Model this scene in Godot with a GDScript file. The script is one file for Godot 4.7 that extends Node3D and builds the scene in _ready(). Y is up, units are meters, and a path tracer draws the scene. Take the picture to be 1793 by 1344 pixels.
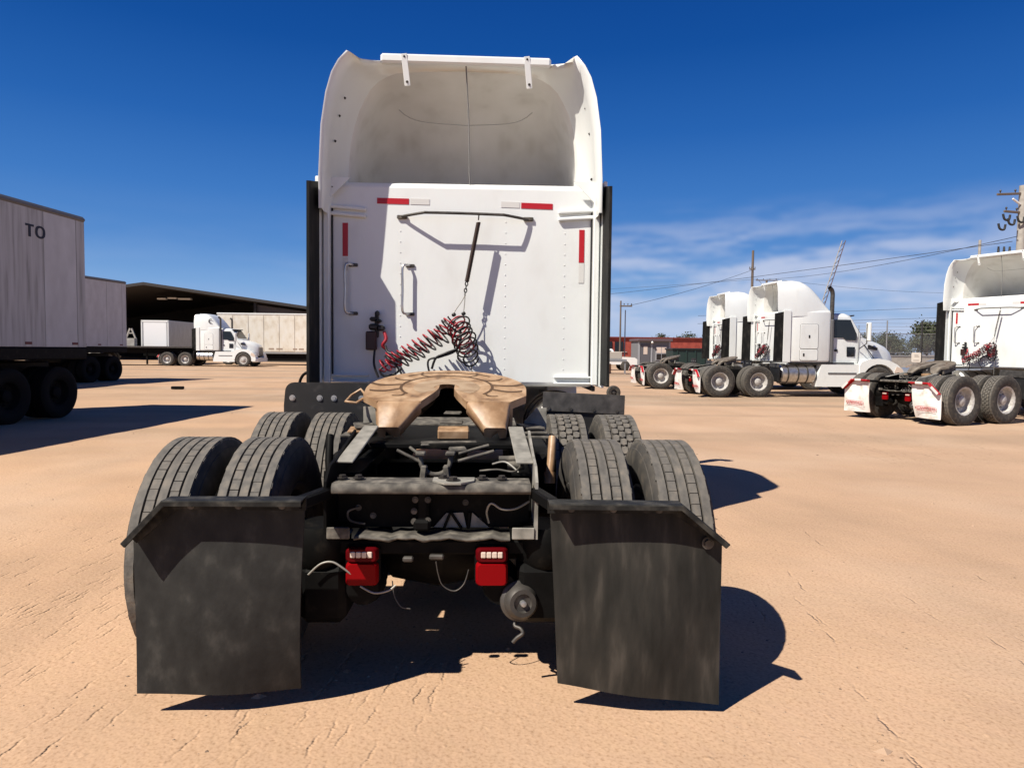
extends Node3D

const TAUF := TAU
var M := {}
var taken := {}
var rng := RandomNumberGenerator.new()

# ------------------------------------------------------------------ small helpers
func lin(r: float, g: float, b: float) -> Color:
	return Color(r, g, b).linear_to_srgb()

func mat(c: Color, rough := 0.6, metal := 0.0) -> StandardMaterial3D:
	var m := StandardMaterial3D.new()
	m.albedo_color = c
	m.roughness = rough
	m.metallic = metal
	return m

func noise(freq: float, sd: int, octaves := 4, kind := FastNoiseLite.TYPE_SIMPLEX_SMOOTH) -> FastNoiseLite:
	var n := FastNoiseLite.new()
	n.noise_type = kind
	n.frequency = freq
	n.seed = sd
	n.fractal_octaves = octaves
	return n

# a surface whose colour wanders between several tones: stops is [offset, colour, offset, colour ...]
func nmat(stops: Array, freq: float, scale: Vector3, rough: float, sd: int, bump := 0.0, octaves := 4, metal := 0.0) -> StandardMaterial3D:
	var t := NoiseTexture2D.new()
	t.width = 512
	t.height = 512
	t.seamless = true
	t.noise = noise(freq, sd, octaves)
	var g := Gradient.new()
	var offs := PackedFloat32Array()
	var cols := PackedColorArray()
	for i in range(0, stops.size(), 2):
		offs.append(stops[i])
		cols.append(stops[i + 1])
	g.offsets = offs
	g.colors = cols
	t.color_ramp = g
	var m := mat(Color.WHITE, rough, metal)
	m.albedo_texture = t
	m.uv1_triplanar = true
	m.uv1_scale = scale
	if bump > 0.0:
		var b := NoiseTexture2D.new()
		b.width = 512
		b.height = 512
		b.seamless = true
		b.noise = noise(freq * 1.6, sd + 7, octaves)
		b.as_normal_map = true
		b.bump_strength = 4.0
		m.normal_enabled = true
		m.normal_texture = b
		m.normal_scale = bump
	return m

func ST() -> SurfaceTool:
	var st := SurfaceTool.new()
	st.begin(Mesh.PRIMITIVE_TRIANGLES)
	st.set_smooth_group(-1)
	return st

func numbered(called: String) -> String:
	var n: int = taken.get(called, 0)
	taken[called] = n + 1
	return called if n == 0 else "%s_%03d" % [called, n]

func obj(called: String, st, m: Material, parent: Node3D = self) -> MeshInstance3D:
	var o := MeshInstance3D.new()
	if st is SurfaceTool:
		st.generate_normals()
		o.mesh = st.commit()
	else:
		o.mesh = st
	o.material_override = m
	o.name = numbered(called) if parent == self else called
	parent.add_child(o, true)
	return o

func thing(called: String, label: String, category: String, at := Vector3.ZERO, turn := 0.0, group := "") -> Node3D:
	var o := Node3D.new()
	o.name = numbered(called)
	add_child(o, true)
	o.position = at
	o.rotation.y = turn
	tag(o, label, category, group)
	return o

func tag(o: Node3D, label: String, category: String, group := "") -> void:
	o.set_meta("label", label)
	o.set_meta("category", category)
	if group != "":
		o.set_meta("group", group)

func dup(o: Node3D, at: Vector3, turn: float, label: String) -> Node3D:
	var r: Node3D = o.duplicate()
	var base := String(o.name)
	if base.length() > 4 and base[base.length() - 4] == "_":
		base = base.substr(0, base.length() - 4)
	r.name = numbered(base)
	add_child(r, true)
	r.position = at
	r.rotation.y = turn
	r.set_meta("label", label)
	return r

# a polygon whose outside is away from cen
func poly(st: SurfaceTool, p: Array, cen: Vector3) -> void:
	var mid := Vector3.ZERO
	for v in p:
		mid += v
	mid /= p.size()
	var n: Vector3 = (p[1] - p[0]).cross(p[2] - p[0])
	if p.size() > 3:
		n += (p[2] - p[0]).cross(p[3] - p[0])
	var rev: bool = n.dot(mid - cen) > 0.0
	for i in range(1, p.size() - 1):
		st.add_vertex(p[0])
		if rev:
			st.add_vertex(p[i + 1])
			st.add_vertex(p[i])
		else:
			st.add_vertex(p[i])
			st.add_vertex(p[i + 1])

# a box, its edges chamfered by b
func box(st: SurfaceTool, c: Vector3, s: Vector3, b := 0.0, bas := Basis.IDENTITY) -> void:
	st.set_smooth_group(-1)
	var h := s * 0.5
	var xf := Transform3D(bas, c)
	if b <= 0.0:
		for ax in 3:
			for sg in [-1.0, 1.0]:
				var q := []
				for k in [[-1, -1], [1, -1], [1, 1], [-1, 1]]:
					var v := Vector3.ZERO
					v[ax] = sg * h[ax]
					v[(ax + 1) % 3] = k[0] * h[(ax + 1) % 3]
					v[(ax + 2) % 3] = k[1] * h[(ax + 2) % 3]
					q.append(xf * v)
				poly(st, q, c)
		return
	b = minf(b, minf(h.x, minf(h.y, h.z)) * 0.95)
	var f := func(sx: float, sy: float, sz: float, ax: int) -> Vector3:
		var v := Vector3(sx * h.x, sy * h.y, sz * h.z)
		var sg := Vector3(sx, sy, sz)
		for k in 3:
			if k != ax:
				v[k] -= sg[k] * b
		return xf * v
	for ax in 3:
		for sg in [-1.0, 1.0]:
			var q := []
			for k in [[-1, -1], [1, -1], [1, 1], [-1, 1]]:
				var v := Vector3.ZERO
				v[ax] = sg
				v[(ax + 1) % 3] = k[0]
				v[(ax + 2) % 3] = k[1]
				q.append(f.call(v.x, v.y, v.z, ax))
			poly(st, q, c)
	for ax in 3:
		var a1 := (ax + 1) % 3
		var a2 := (ax + 2) % 3
		for s1 in [-1.0, 1.0]:
			for s2 in [-1.0, 1.0]:
				var q := []
				for e in [[-1, a1], [1, a1], [1, a2], [-1, a2]]:
					var v := Vector3.ZERO
					v[ax] = e[0]
					v[a1] = s1
					v[a2] = s2
					q.append(f.call(v.x, v.y, v.z, e[1]))
				poly(st, q, c)
	for sx in [-1.0, 1.0]:
		for sy in [-1.0, 1.0]:
			for sz in [-1.0, 1.0]:
				poly(st, [f.call(sx, sy, sz, 0), f.call(sx, sy, sz, 1), f.call(sx, sy, sz, 2)], c)

func bar(st: SurfaceTool, a: Vector3, b: Vector3, w: float, h: float, bev := 0.0, up := Vector3.UP) -> void:
	var d := (b - a)
	var z := d.normalized()
	if absf(z.dot(up)) > 0.98:
		up = Vector3.BACK if absf(z.dot(Vector3.BACK)) < 0.9 else Vector3.RIGHT
	var x := up.cross(z).normalized()
	var y := z.cross(x)
	box(st, (a + b) * 0.5, Vector3(w, h, d.length()), bev, Basis(x, y, z))

func tube(st: SurfaceTool, p: Array, r, sides := 8, caps := true) -> void:
	var n := p.size()
	var rings := []
	var nx := Vector3.ZERO
	for i in n:
		var t: Vector3 = (p[mini(i + 1, n - 1)] - p[maxi(i - 1, 0)]).normalized()
		if i == 0:
			nx = t.cross(Vector3.UP if absf(t.y) < 0.9 else Vector3.RIGHT).normalized()
		else:
			nx = (nx - t * nx.dot(t)).normalized()
		var ny := t.cross(nx)
		var rad: float = r[i] if r is Array else r
		var ring := []
		for k in sides:
			var a := TAU * k / sides
			ring.append(p[i] + (nx * cos(a) + ny * sin(a)) * rad)
		rings.append(ring)
	st.set_smooth_group(1)
	for i in n - 1:
		for k in sides:
			var k2 := (k + 1) % sides
			poly(st, [rings[i][k], rings[i][k2], rings[i + 1][k2], rings[i + 1][k]], (p[i] + p[i + 1]) * 0.5)
	st.set_smooth_group(-1)
	if caps:
		poly(st, rings[0], p[1])
		poly(st, rings[n - 1], p[n - 2])

func curve(p: Array, step := 8) -> Array:       # a smooth path through the points
	var out := []
	for i in p.size() - 1:
		var a: Vector3 = p[maxi(i - 1, 0)]
		var d: Vector3 = p[mini(i + 2, p.size() - 1)]
		for k in step:
			out.append(p[i].cubic_interpolate(p[i + 1], a, d, float(k) / step))
	out.append(p[p.size() - 1])
	return out

# profile of (radius, along x) turned about the x axis of xf; inside: faces look to the axis
func lathe(st: SurfaceTool, prof: Array, segs: int, xf := Transform3D.IDENTITY) -> void:
	var grp := 1
	for i in prof.size() - 1:
		if i > 0:
			var a: Vector2 = prof[i] - prof[i - 1]
			var b: Vector2 = prof[i + 1] - prof[i]
			if absf(a.angle_to(b)) > 0.7:
				grp += 1
		st.set_smooth_group(grp)
		var d: Vector2 = prof[i + 1] - prof[i]
		var out := Vector2(d.y, -d.x)          # outward side for a profile that runs towards +x
		for k in segs:
			var q := []
			var am := TAU * (k + 0.5) / segs
			for e in [[i, k], [i, k + 1], [i + 1, k + 1], [i + 1, k]]:
				var pr: Vector2 = prof[e[0]]
				var an: float = TAU * e[1] / segs
				q.append(xf * Vector3(pr.y, pr.x * cos(an), pr.x * sin(an)))
			var pm: Vector2 = (prof[i] + prof[i + 1]) * 0.5 - out.normalized()
			if prof[i].x < 1e-5:
				q.remove_at(1)
			elif prof[i + 1].x < 1e-5:
				q.remove_at(3)
			poly(st, q, xf * Vector3(pm.y, pm.x * cos(am), pm.x * sin(am)))
	st.set_smooth_group(-1)

# outline in the xy plane of xf, from z = 0 to z = depth
func prism(st: SurfaceTool, outline: Array, depth: float, xf := Transform3D.IDENTITY, smooth := false) -> void:
	var pk := PackedVector2Array(outline)
	var tri := Geometry2D.triangulate_polygon(pk)
	st.set_smooth_group(-1)
	var mid := xf * Vector3(0, 0, depth * 0.5)
	for z in [0.0, depth]:
		var away := xf.basis * Vector3(0, 0, 1.0 if z > 0.0 == (depth > 0.0) else -1.0)
		if z == 0.0:
			away = xf.basis * Vector3(0, 0, -signf(depth))
		else:
			away = xf.basis * Vector3(0, 0, signf(depth))
		for i in range(0, tri.size(), 3):
			var a := xf * Vector3(pk[tri[i]].x, pk[tri[i]].y, z)
			var b := xf * Vector3(pk[tri[i + 1]].x, pk[tri[i + 1]].y, z)
			var c := xf * Vector3(pk[tri[i + 2]].x, pk[tri[i + 2]].y, z)
			poly(st, [a, b, c], (a + b + c) / 3.0 - away)
	if smooth:
		st.set_smooth_group(1)
	var cw := Geometry2D.is_polygon_clockwise(pk)
	for i in pk.size():
		var p := pk[i]
		var r := pk[(i + 1) % pk.size()]
		var e := r - p
		var o2 := Vector2(e.y, -e.x).normalized() * (-1.0 if cw else 1.0)
		var q := [xf * Vector3(p.x, p.y, 0), xf * Vector3(r.x, r.y, 0), xf * Vector3(r.x, r.y, depth), xf * Vector3(p.x, p.y, depth)]
		poly(st, q, (q[0] + q[2]) * 0.5 - xf.basis * Vector3(o2.x, o2.y, 0))
	st.set_smooth_group(-1)

# rows of points joined to one sheet; rev turns its face
func sheet(st: SurfaceTool, rows: Array, closed := false, rev := false, grp := 1) -> void:
	st.set_smooth_group(grp)
	for i in rows.size() - 1:
		var n: int = rows[i].size()
		for k in (n if closed else n - 1):
			var k2 := (k + 1) % n
			var a: Vector3 = rows[i][k]
			var b: Vector3 = rows[i][k2]
			var c: Vector3 = rows[i + 1][k2]
			var d: Vector3 = rows[i + 1][k]
			for v in ([a, c, b, a, d, c] if rev else [a, b, c, a, c, d]):
				st.add_vertex(v)
	st.set_smooth_group(-1)

func rrect(hw: float, y0: float, y1: float, r: float, z: float, n := 5, taper := 1.0) -> Array:    # rounded section in the xy plane
	var out := []
	r = minf(r, minf(hw, (y1 - y0) * 0.5) * 0.98)
	for q in 4:
		var cx := (hw - r) * (1.0 if q == 0 or q == 3 else -1.0)
		var cy := y1 - r if q < 2 else y0 + r
		for k in n:
			var a := PI * 0.5 * (q + float(k) / (n - 1))
			var x := cx + cos(a) * r
			var y := cy + sin(a) * r
			out.append(Vector3(x * lerpf(1.0, taper, (y - y0) / (y1 - y0)), y, z))
	return out

func loft(st: SurfaceTool, rings: Array, cap0 := true, cap1 := true) -> void:
	st.set_smooth_group(1)
	for i in rings.size() - 1:
		var mid := Vector3.ZERO
		for v in rings[i]:
			mid += v
		for v in rings[i + 1]:
			mid += v
		mid /= rings[i].size() * 2
		var n: int = rings[i].size()
		for k in n:
			var k2 := (k + 1) % n
			poly(st, [rings[i][k], rings[i][k2], rings[i + 1][k2], rings[i + 1][k]], mid)
	st.set_smooth_group(-1)
	if cap0:
		poly(st, rings[0], rings[1][0])
	if cap1:
		poly(st, rings[rings.size() - 1], rings[rings.size() - 2][0])

func bolt(parent: Node3D, at: Vector3, r: float, h: float, dir: Vector3, m: Material, called := "bolt") -> void:
	var st := ST()
	var y := dir.normalized()
	var x := y.cross(Vector3.RIGHT if absf(y.x) < 0.9 else Vector3.UP).normalized()
	var z := x.cross(y)
	var o := []
	for k in 6:
		o.append(Vector2(cos(TAU * k / 6), sin(TAU * k / 6)) * r)
	prism(st, o, h, Transform3D(Basis(x, z, y), at))
	var w := []
	for k in 14:
		w.append(Vector2(cos(TAU * k / 14), sin(TAU * k / 14)) * r * 1.55)
	prism(st, w, h * 0.25, Transform3D(Basis(x, z, y), at))
	obj(called, st, m, parent)

func text(parent: Node3D, called: String, words: String, height: float, m: Material, xf: Transform3D, bold := true) -> void:
	var t := TextMesh.new()
	var f := SystemFont.new()
	f.font_names = PackedStringArray(["Droid Sans"])
	f.font_weight = 700 if bold else 400
	t.font = f
	t.font_size = 64
	t.pixel_size = height / 46.0
	t.depth = 0.004
	t.text = words
	var o := obj(called, t, m, parent)
	o.transform = xf

# ------------------------------------------------------------------ materials
func make_materials() -> void:
	M.paint = nmat([0.0, lin(0.69, 0.71, 0.695), 0.35, lin(0.735, 0.765, 0.755), 1.0, lin(0.75, 0.785, 0.78)], 0.006, Vector3(0.9, 0.45, 0.9), 0.34, 11, 0.06)
	M.paint.clearcoat_enabled = true
	M.paint.clearcoat = 0.35
	M.paint.clearcoat_roughness = 0.2
	M.fibre = nmat([0.0, lin(0.52, 0.51, 0.475), 0.35, lin(0.635, 0.63, 0.60), 1.0, lin(0.70, 0.695, 0.675)], 0.005, Vector3(0.8, 0.8, 0.8), 0.75, 23, 0.15)
	M.rubber = nmat([0.0, lin(0.010, 0.010, 0.010), 0.6, lin(0.016, 0.016, 0.016), 1.0, lin(0.04, 0.037, 0.033)], 0.008, Vector3(1.2, 0.5, 1.2), 0.65, 31)
	M.flap = nmat([0.0, lin(0.023, 0.023, 0.022), 0.40, lin(0.030, 0.030, 0.029), 0.66, lin(0.036, 0.036, 0.034), 1.0, lin(0.065, 0.063, 0.058)], 0.011, Vector3(1.5, 0.9, 1.5), 0.62, 37, 0.25, 6)
	M.flap_white = nmat([0.0, lin(0.48, 0.44, 0.38), 0.4, lin(0.72, 0.71, 0.68), 1.0, lin(0.78, 0.77, 0.75)], 0.007, Vector3(1.0, 0.8, 1.0), 0.5, 41)
	M.tyre = nmat([0.0, lin(0.022, 0.021, 0.020), 0.5, lin(0.045, 0.041, 0.036), 1.0, lin(0.115, 0.095, 0.072)], 0.01, Vector3(1.6, 1.6, 1.6), 0.85, 43)
	M.tread = nmat([0.0, lin(0.065, 0.061, 0.055), 0.45, lin(0.112, 0.104, 0.092), 1.0, lin(0.20, 0.17, 0.135)], 0.02, Vector3(1.5, 1.5, 1.5), 0.8, 47, 0.3)
	M.bracket = nmat([0.0, lin(0.012, 0.012, 0.012), 0.5, lin(0.022, 0.022, 0.021), 1.0, lin(0.075, 0.07, 0.06)], 0.012, Vector3(1.6, 1.6, 1.6), 0.5, 55)
	M.flap_worn = nmat([0.0, lin(0.016, 0.016, 0.014), 0.36, lin(0.026, 0.0255, 0.023), 0.62, lin(0.036, 0.034, 0.030), 1.0, lin(0.082, 0.074, 0.063)], 0.012, Vector3(1.7, 0.35, 1.7), 0.62, 39, 0.2, 6)
	M.tyre_dark = mat(lin(0.010, 0.010, 0.010), 0.8)
	M.tyre_dark.metallic_specular = 0.2
	M.fifth_other = nmat([0.0, lin(0.09, 0.075, 0.06), 1.0, lin(0.25, 0.215, 0.17)], 0.01, Vector3(1.4, 1.4, 1.4), 0.65, 57)
	M.black = nmat([0.0, lin(0.004, 0.004, 0.004), 0.7, lin(0.006, 0.006, 0.006), 1.0, lin(0.022, 0.019, 0.015)], 0.012, Vector3(1.4, 1.4, 1.4), 0.55, 53)
	M.dusty = nmat([0.0, lin(0.022, 0.02, 0.017), 0.45, lin(0.07, 0.064, 0.055), 1.0, lin(0.27, 0.245, 0.20)], 0.012, Vector3(1.7, 1.7, 1.7), 0.8, 59, 0.2)
	M.grey_steel = nmat([0.0, lin(0.12, 0.115, 0.10), 0.5, lin(0.25, 0.24, 0.21), 1.0, lin(0.36, 0.34, 0.30)], 0.010, Vector3(1.5, 1.5, 1.5), 0.7, 61, 0.15)
	M.rust = nmat([0.0, lin(0.10, 0.055, 0.027), 0.22, lin(0.20, 0.112, 0.055), 0.42, lin(0.32, 0.195, 0.105), 0.65, lin(0.40, 0.26, 0.15), 1.0, lin(0.50, 0.36, 0.235)], 0.009, Vector3(1.5, 1.5, 1.5), 0.46, 67, 0.35, 5)
	M.polished = nmat([0.0, lin(0.22, 0.135, 0.075), 0.5, lin(0.36, 0.25, 0.155), 1.0, lin(0.50, 0.39, 0.27)], 0.012, Vector3(0.7, 2.6, 2.6), 0.45, 71, 0.1, 4, 0.15)
	for k in ["black", "rubber", "shade_board", "bracket", "flap", "flap_worn"]:
		if M.has(k):
			M[k].metallic_specular = 0.2
	M.grease = mat(lin(0.075, 0.038, 0.016), 0.6)
	M.shade_board = nmat([0.0, lin(0.007, 0.007, 0.007), 0.7, lin(0.010, 0.010, 0.011), 1.0, lin(0.035, 0.032, 0.03)], 0.008, Vector3(1.5, 1.5, 1.5), 0.6, 73)
	M.bolt = mat(lin(0.45, 0.45, 0.44), 0.35, 0.7)
	M.bolt_dark = mat(lin(0.035, 0.030, 0.026), 0.6, 0.3)
	M.alu = nmat([0.0, lin(0.42, 0.41, 0.39), 1.0, lin(0.72, 0.72, 0.71)], 0.01, Vector3(1.5, 1.5, 1.5), 0.32, 79, 0.0, 4, 0.85)
	M.chrome = mat(lin(0.7, 0.7, 0.7), 0.12, 1.0)
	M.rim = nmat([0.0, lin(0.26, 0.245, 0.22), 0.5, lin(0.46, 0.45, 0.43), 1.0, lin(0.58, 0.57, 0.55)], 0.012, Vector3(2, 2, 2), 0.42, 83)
	M.red_tape = mat(lin(0.42, 0.012, 0.018), 0.35)
	M.pale_tape = mat(lin(0.62, 0.62, 0.60), 0.35)
	M.red_lens = mat(lin(0.21, 0.002, 0.004), 0.35)
	M.red_lens.metallic_specular = 0.2
	M.dark_lens = mat(lin(0.085, 0.002, 0.004), 0.35)
	M.dark_lens.metallic_specular = 0.2
	M.clear_lens = mat(lin(0.62, 0.52, 0.44), 0.12)
	M.red_hose = mat(lin(0.30, 0.010, 0.022), 0.4)
	M.black_hose = mat(lin(0.010, 0.010, 0.011), 0.45)
	M.wire = mat(lin(0.30, 0.29, 0.26), 0.5, 0.3)
	M.glass = mat(lin(0.010, 0.012, 0.014), 0.05)
	M.dark_trim = mat(lin(0.012, 0.012, 0.013), 0.5)
	M.galvanised = mat(lin(0.33, 0.33, 0.32), 0.6)
	M.seam = mat(lin(0.16, 0.16, 0.16), 0.6)
	M.stack = nmat([0.0, lin(0.035, 0.033, 0.030), 1.0, lin(0.12, 0.11, 0.10)], 0.012, Vector3(1.5, 1.5, 1.5), 0.5, 89, 0.0, 4, 0.4)
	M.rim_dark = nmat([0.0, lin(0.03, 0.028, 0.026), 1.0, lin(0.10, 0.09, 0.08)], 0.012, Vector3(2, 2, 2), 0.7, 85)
	M.shroud = mat(lin(0.10, 0.10, 0.105), 0.5)

# ------------------------------------------------------------------ wheels
func block(st: SurfaceTool, pts: Array, r0: float, r1: float) -> void:     # pts: (x, arc length) round the tyre
	var lo := []
	var hi := []
	for p in pts:
		var a: float = p.y / 0.515
		lo.append(Vector3(p.x, r0 * cos(a), r0 * sin(a)))
		var mx: float = p.x
		hi.append(Vector3(mx, r1 * cos(a), r1 * sin(a)))
	var c := Vector3.ZERO
	for v in lo:
		c += v
	c /= lo.size()
	poly(st, hi, c)
	for i in lo.size():
		var k := (i + 1) % lo.size()
		poly(st, [lo[i], lo[k], hi[k], hi[i]], c.lerp((hi[0] + hi[2]) * 0.5, 0.5))

func tread_mesh(kind: String, segs: int) -> ArrayMesh:
	var st := ST()
	var total := TAU * 0.515
	var step := total / segs
	var r := RandomNumberGenerator.new()
	r.seed = 5 if kind == "rib" else 9
	if kind == "rib":
		for c in 5:
			var x0 := -0.109 + c * 0.0450
			var x1 := x0 + 0.0355
			var off := r.randf() * step
			for k in segs:
				var gap := 0.0 if c != 1 and c != 3 else r.randf_range(0.0010, 0.0024)
				if r.randf() < 0.15:
					gap *= 0.3
				var a0 := k * step + off + gap
				var a1 := (k + 1) * step + off - gap
				var w := r.randf_range(-0.0009, 0.0009) if gap > 0.0 else 0.0
				block(st, [Vector2(x0 + w, a0), Vector2(x1 + w, a0), Vector2(x1 + w, a1), Vector2(x0 + w, a1)], 0.499, 0.5145 + (r.randf_range(-0.0006, 0.0006) if gap > 0.0 else 0.0))
				if (c == 0 or c == 4) and k % 2 == 0:      # small lugs along the shoulder
					block(st, [Vector2(x0 - 0.004 if c == 0 else x1, a0 + 0.012), Vector2(x0 if c == 0 else x1 + 0.004, a0 + 0.012), Vector2(x0 if c == 0 else x1 + 0.004, a1 - 0.012), Vector2(x0 - 0.004 if c == 0 else x1, a1 - 0.012)], 0.495, 0.511)
	else:
		for c in 3:
			var xc := -0.043 + c * 0.043
			for k in segs:
				var ac := (k + 0.5 * (c % 2)) * step
				var h := step * 0.5
				block(st, [Vector2(xc - 0.018, ac - h * 0.62), Vector2(xc + 0.004, ac - h * 0.90), Vector2(xc + 0.020, ac - h * 0.55), Vector2(xc + 0.018, ac + h * 0.62), Vector2(xc - 0.004, ac + h * 0.90), Vector2(xc - 0.020, ac + h * 0.55)], 0.499, 0.5155)
		for s in [-1.0, 1.0]:
			for k in segs:
				block(st, [Vector2(s * 0.078, k * step + 0.003), Vector2(s * 0.112, k * step + 0.001), Vector2(s * 0.112, (k + 1) * step - 0.001), Vector2(s * 0.074, (k + 1) * step - 0.003)], 0.499, 0.514)
	st.generate_normals()
	return st.commit()

var wheel_mesh := {}

func wheel_parts(kind: String, fine: bool) -> Dictionary:
	var key := kind + ("_fine" if fine else "")
	if wheel_mesh.has(key):
		return wheel_mesh[key]
	var segs := 72 if fine else 36
	var st := ST()
	var half := [Vector2(0.288, -0.104), Vector2(0.315, -0.124), Vector2(0.335, -0.127), Vector2(0.37, -0.137), Vector2(0.41, -0.141), Vector2(0.447, -0.138), Vector2(0.47, -0.131), Vector2(0.472, -0.127), Vector2(0.491, -0.121), Vector2(0.5, -0.111)]
	var prof := half.duplicate()
	for i in half.size():
		var p: Vector2 = half[half.size() - 1 - i]
		prof.append(Vector2(p.x, -p.y))
	lathe(st, prof, segs)
	st.generate_normals()
	var rm := ST()
	var face := [Vector2(0.302, 0.108), Vector2(0.298, 0.118), Vector2(0.286, 0.116), Vector2(0.272, 0.104), Vector2(0.262, 0.098), Vector2(0.256, 0.0), Vector2(0.240, -0.030), Vector2(0.2, -0.044), Vector2(0.135, -0.046), Vector2(0.13, -0.02), Vector2(0.112, -0.018), Vector2(0.108, 0.055), Vector2(0.085, 0.072), Vector2(0.0, 0.075)]
	if kind == "steer":
		face = [Vector2(0.302, 0.108), Vector2(0.298, 0.118), Vector2(0.286, 0.116), Vector2(0.268, 0.10), Vector2(0.255, 0.075), Vector2(0.21, 0.088), Vector2(0.135, 0.105), Vector2(0.125, 0.125), Vector2(0.09, 0.135), Vector2(0.08, 0.175), Vector2(0.0, 0.18)]
	lathe(rm, face, segs / 2)
	lathe(rm, [Vector2(0.06, -0.09), Vector2(0.19, -0.085), Vector2(0.25, -0.075), Vector2(0.262, -0.09), Vector2(0.285, -0.112), Vector2(0.30, -0.11)], segs / 2)
	for k in 10:
		var a := TAU * k / 10.0
		var x := -0.044 if kind != "steer" else 0.098
		lathe(rm, [Vector2(0.017, x - 0.01), Vector2(0.015, x + 0.035), Vector2(0.0, x + 0.04)], 6, Transform3D(Basis.IDENTITY, Vector3(0, cos(a) * 0.168, sin(a) * 0.168)))
	rm.generate_normals()
	var w := {"tyre": st.commit(), "tread": tread_mesh("lug" if kind == "lug" else "rib", (62 if kind != "lug" else 50) if fine else 40), "rim": rm.commit()}
	wheel_mesh[key] = w
	return w

func wheel(parent: Node3D, kind: String, at: Vector3, flip: bool, fine: bool, spin: float, rim: Material = null) -> void:
	var w := wheel_parts(kind, fine)
	var o := obj("wheel", w.tyre, M.tyre, parent)
	obj("tread", w.tread, M.tread, o)
	obj("rim", w.rim, rim if rim else M.rim, o)
	o.position = at
	o.rotation = Vector3(spin, PI if flip else 0.0, 0)

# ------------------------------------------------------------------ road tractor; its rear axle stands at the origin and it drives towards -z
func coil(a: Vector3, b: Vector3, sag: float, r: float, turns: float, phase: float, lumpy: float, seedn: int) -> Array:
	var g := RandomNumberGenerator.new()
	g.seed = seedn
	var ax := (b - a).normalized()
	var nx := ax.cross(Vector3.UP if absf(ax.y) < 0.9 else Vector3.RIGHT).normalized()
	var ny := ax.cross(nx)
	var p := []
	var n := int(turns * 18)
	var jit := []
	for k in int(turns) + 3:
		jit.append(g.randf_range(-lumpy, lumpy))
	for i in n + 1:
		var t := float(i) / n
		var an := TAU * turns * t + phase
		var j: float = lerpf(jit[int(t * turns)], jit[int(t * turns) + 1], fposmod(t * turns, 1.0))
		var rr := r * (1.0 + j)
		var c := a.lerp(b, t + j * 0.02) + Vector3(0, -sag * 4.0 * t * (1.0 - t), 0)
		p.append(c + nx * cos(an) * rr + ny * sin(an) * rr + ax * (sin(an) * r * 0.35))
	return p

func make_tractor(t: Node3D, boc: float, main: bool) -> void:
	var zb := -boc
	# ---- wheels: duals on both drive axles, single steer wheels
	var i := 0
	for z in [0.0, -1.32]:
		for s in [-1.0, 1.0]:
			for x in [1.10, 0.76]:
				var kind := "rib"
				if z < -1.0 and s > 0.0:
					kind = "lug"
				var px: float = s * x
				if main:
					px += -0.042 if s < 0.0 else -0.005
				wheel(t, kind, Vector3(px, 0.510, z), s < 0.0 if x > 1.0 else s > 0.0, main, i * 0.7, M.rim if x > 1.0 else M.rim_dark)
				i += 1
	for s in [-1.0, 1.0]:
		wheel(t, "steer", Vector3(s * 1.02, 0.510, zb - 3.25), s < 0.0, false, 0.4 * s)
	chassis(t, zb, main)
	fifth_wheel(t, main)
	sleeper(t, zb, main)
	cab(t, zb)
	hoses(t, zb, main)

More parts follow.
